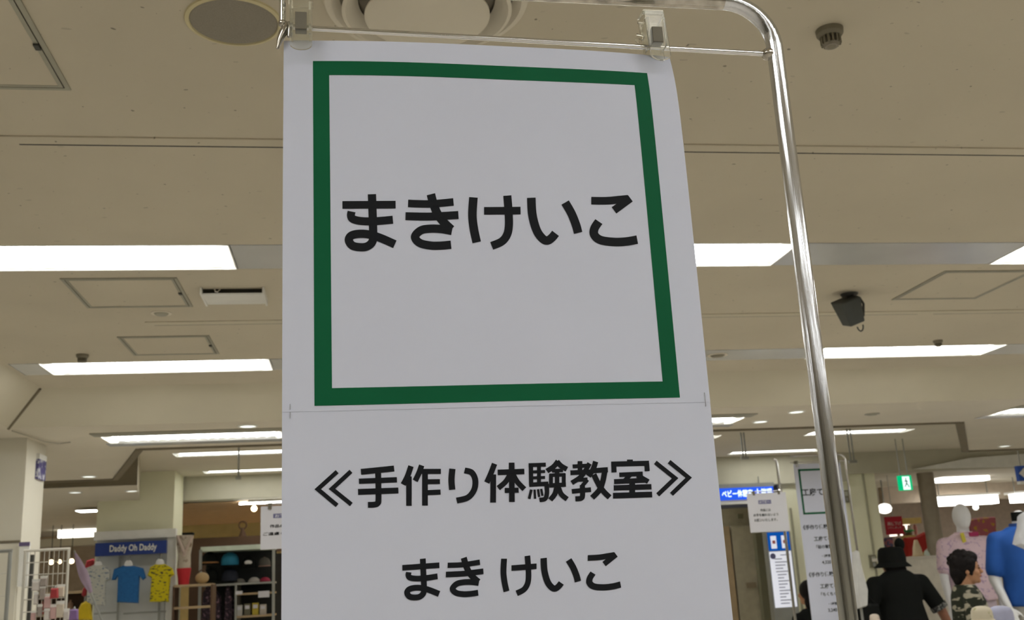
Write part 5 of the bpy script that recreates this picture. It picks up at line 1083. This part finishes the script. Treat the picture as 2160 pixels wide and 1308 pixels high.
# headless mannequin in a blue shirt
P = aty(2150, 1100, 7.6); base = Vector((P.x, 7.6, .36)); Hb = 1.72
arms = [((-.185, 0, 1.275), (-.245, .02, 1.0), (-.20, .12, .80), (.2, .3, -1)), ((.185, 0, 1.275), (.245, .02, 1.0), (.20, .12, .80), (-.2, .3, -1))]
t = empty('mannequin', base, 'headless white mannequin in a royal blue shirt and grey trousers', 'mannequin'); rzb = math.radians(160)
b, k, hc_, Rh = figure(Hb, arms, neck_only=True); remesh(place(b, base, rzb), 'body', 'mann', t, .0085)
remesh(place(top_cloth(k, arms, .78, .03), base, rzb), 'blue_shirt', mat('royal_blue', (.012, .085, .36), .8, var=.12, scale=8), t, .013); remesh(place(trousers(k), base, rzb), 'trousers', flat('grey_trousers', (.42, .40, .35)), t, .014)
place(MB().lathe([(0, 1.47*k), (.05*k, 1.465*k), (.052*k, 1.40*k)], (0, .004, 0), 20), base, rzb).build('neck_cap', 'blackcloth', t, .8)
place(MB().lathe([(.06*k, 1.345*k), (.082*k, 1.335*k), (.072*k, 1.385*k), (.058*k, 1.38*k)], (0, -.008, 0), 24), base, rzb).build('collar', flat('blue_collar', (.01, .05, .22)), t, .8)
t = empty('plinth', (base.x, 7.6, 0), 'low white round plinth under the blue-shirted mannequin', 'plinth'); MB().lathe([(0, 0), (.30, 0), (.32, .02), (.32, .34), (.30, .36), (0, .36)], (base.x, 7.6, 0), 32).build('drum', 'white', t, .6); MB().lathe([(.325, .0), (.325, .04), (.32, .04)], (base.x, 7.6, 0), 32).build('kick_band', 'steel', t)
# white shirt hanging in front of the blue one
pts = [(2150, 1086), (2166, 1076), (2240, 1080), (2240, 1240), (2176, 1236), (2172, 1166), (2158, 1158), (2140, 1150), (2142, 1130), (2148, 1110)]
o = [(aty(x, y, 6.9).x, aty(x, y, 6.9).z) for x, y in pts]; area = sum(o[j-1][0]*o[j][1]-o[j][0]*o[j-1][1] for j in range(len(o))); o = o if area > 0 else o[::-1]
x_ = aty(2200, 1080, 6.9).x; t = empty('shirt_display', (x_, 6.9, min(p[1] for p in o)), 'white short-sleeved shirt on a stand before the blue-shirted mannequin', 'shirt')
MB().pillow(o, 6.9, .10, .02).build('cloth', flat('white_shirt', (.62, .63, .66)), t, 1.2, tri=True); MB().tube([(x_, 6.92, 0), (x_, 6.92, max(p[1] for p in o)-.02)], .012, 8).build('stand_pole', 'steel', t); MB().lathe([(0, 0), (.16, 0), (.16, .012), (0, .02)], (x_, 6.92, 0), 24).build('base_plate', 'steel', t)
# hats on hat stands
for (px_, py_, r_, Y, m, lb, lb2) in ((2072, 1302, 22, 5.0, blotch('cream_hat', (.55, .50, .38), (.34, .33, .16), 22, .60, soft=.06), 'cream printed bucket hat on a stand before the woman', 'thin stand under the cream hat'), (2112, 1306, 26, 5.25, flat('lavender_hat', (.36, .37, .50)), 'lavender bucket hat on a stand beside the cream one', 'thin stand under the lavender hat'), (1845, 1306, 10, 7.4, flat('cream_hat2', (.58, .50, .42)), 'small pale cap on a stand beside the person with the bucket hat', 'thin stand under the small pale cap')):
    Q = aty(px_, py_, Y); r = r_*mpp(Q); t = empty('sun_hat', Q-Vector((0, 0, r*.3)), lb, 'hat')
    MB().lathe([(r*.98, -r*.2), (r*1.0, 0), (r*.96, r*.55), (r*.80, r*.86), (r*.4, r*1.02), (0, r*1.05)], Q, 26).build('crown', m, t, 1); MB().lathe([(r*.97, -r*.15), (r*1.55, -r*.62), (r*1.57, -r*.66), (r*.96, -r*.22)], Q, 30).build('brim', m, t, .9)
    t = empty('hat_stand', (Q.x, Q.y, 0), lb2, 'hat stand'); MB().cyl((Q.x, Q.y, .02), (Q.x, Q.y, Q.z+r*.9), .009, n=10).build('pole', 'steel', t, .8); MB().lathe([(0, 0), (.12, 0), (.12, .01), (0, .02)], (Q.x, Q.y, 0), 24).build('base_plate', 'steel', t, .6)

# thin hanging rods under the raised ceiling
for xs, yt, yb, Y, lb in (((1568, 1574), 914, 966, 10.2, 'pair of thin hanging rods beside the second notice'), ((1795, 1802), 917, 974, 10.2, 'pair of thin hanging rods right of the chrome upright'), ((503,), 942, 1008, 10.0, 'single thin hanging rod in front of the two bright tubes')):
    P = aty(xs[0], yb, Y); t = empty('hanging_rods', (P.x, Y, P.z), lb, 'hanging rod')
    for x in xs:
        Q = aty(x, yb, Y); MB().cyl((Q.x, Y, Q.z), (Q.x, Y, H3), .009, n=8).build('rod', 'steel', t, .8)
    Q = aty(xs[-1], yb, Y); MB().box(((P.x+Q.x)/2, Y, P.z), (Q.x-P.x+.05, .03, .03)).build('end_plate', 'steel', t)
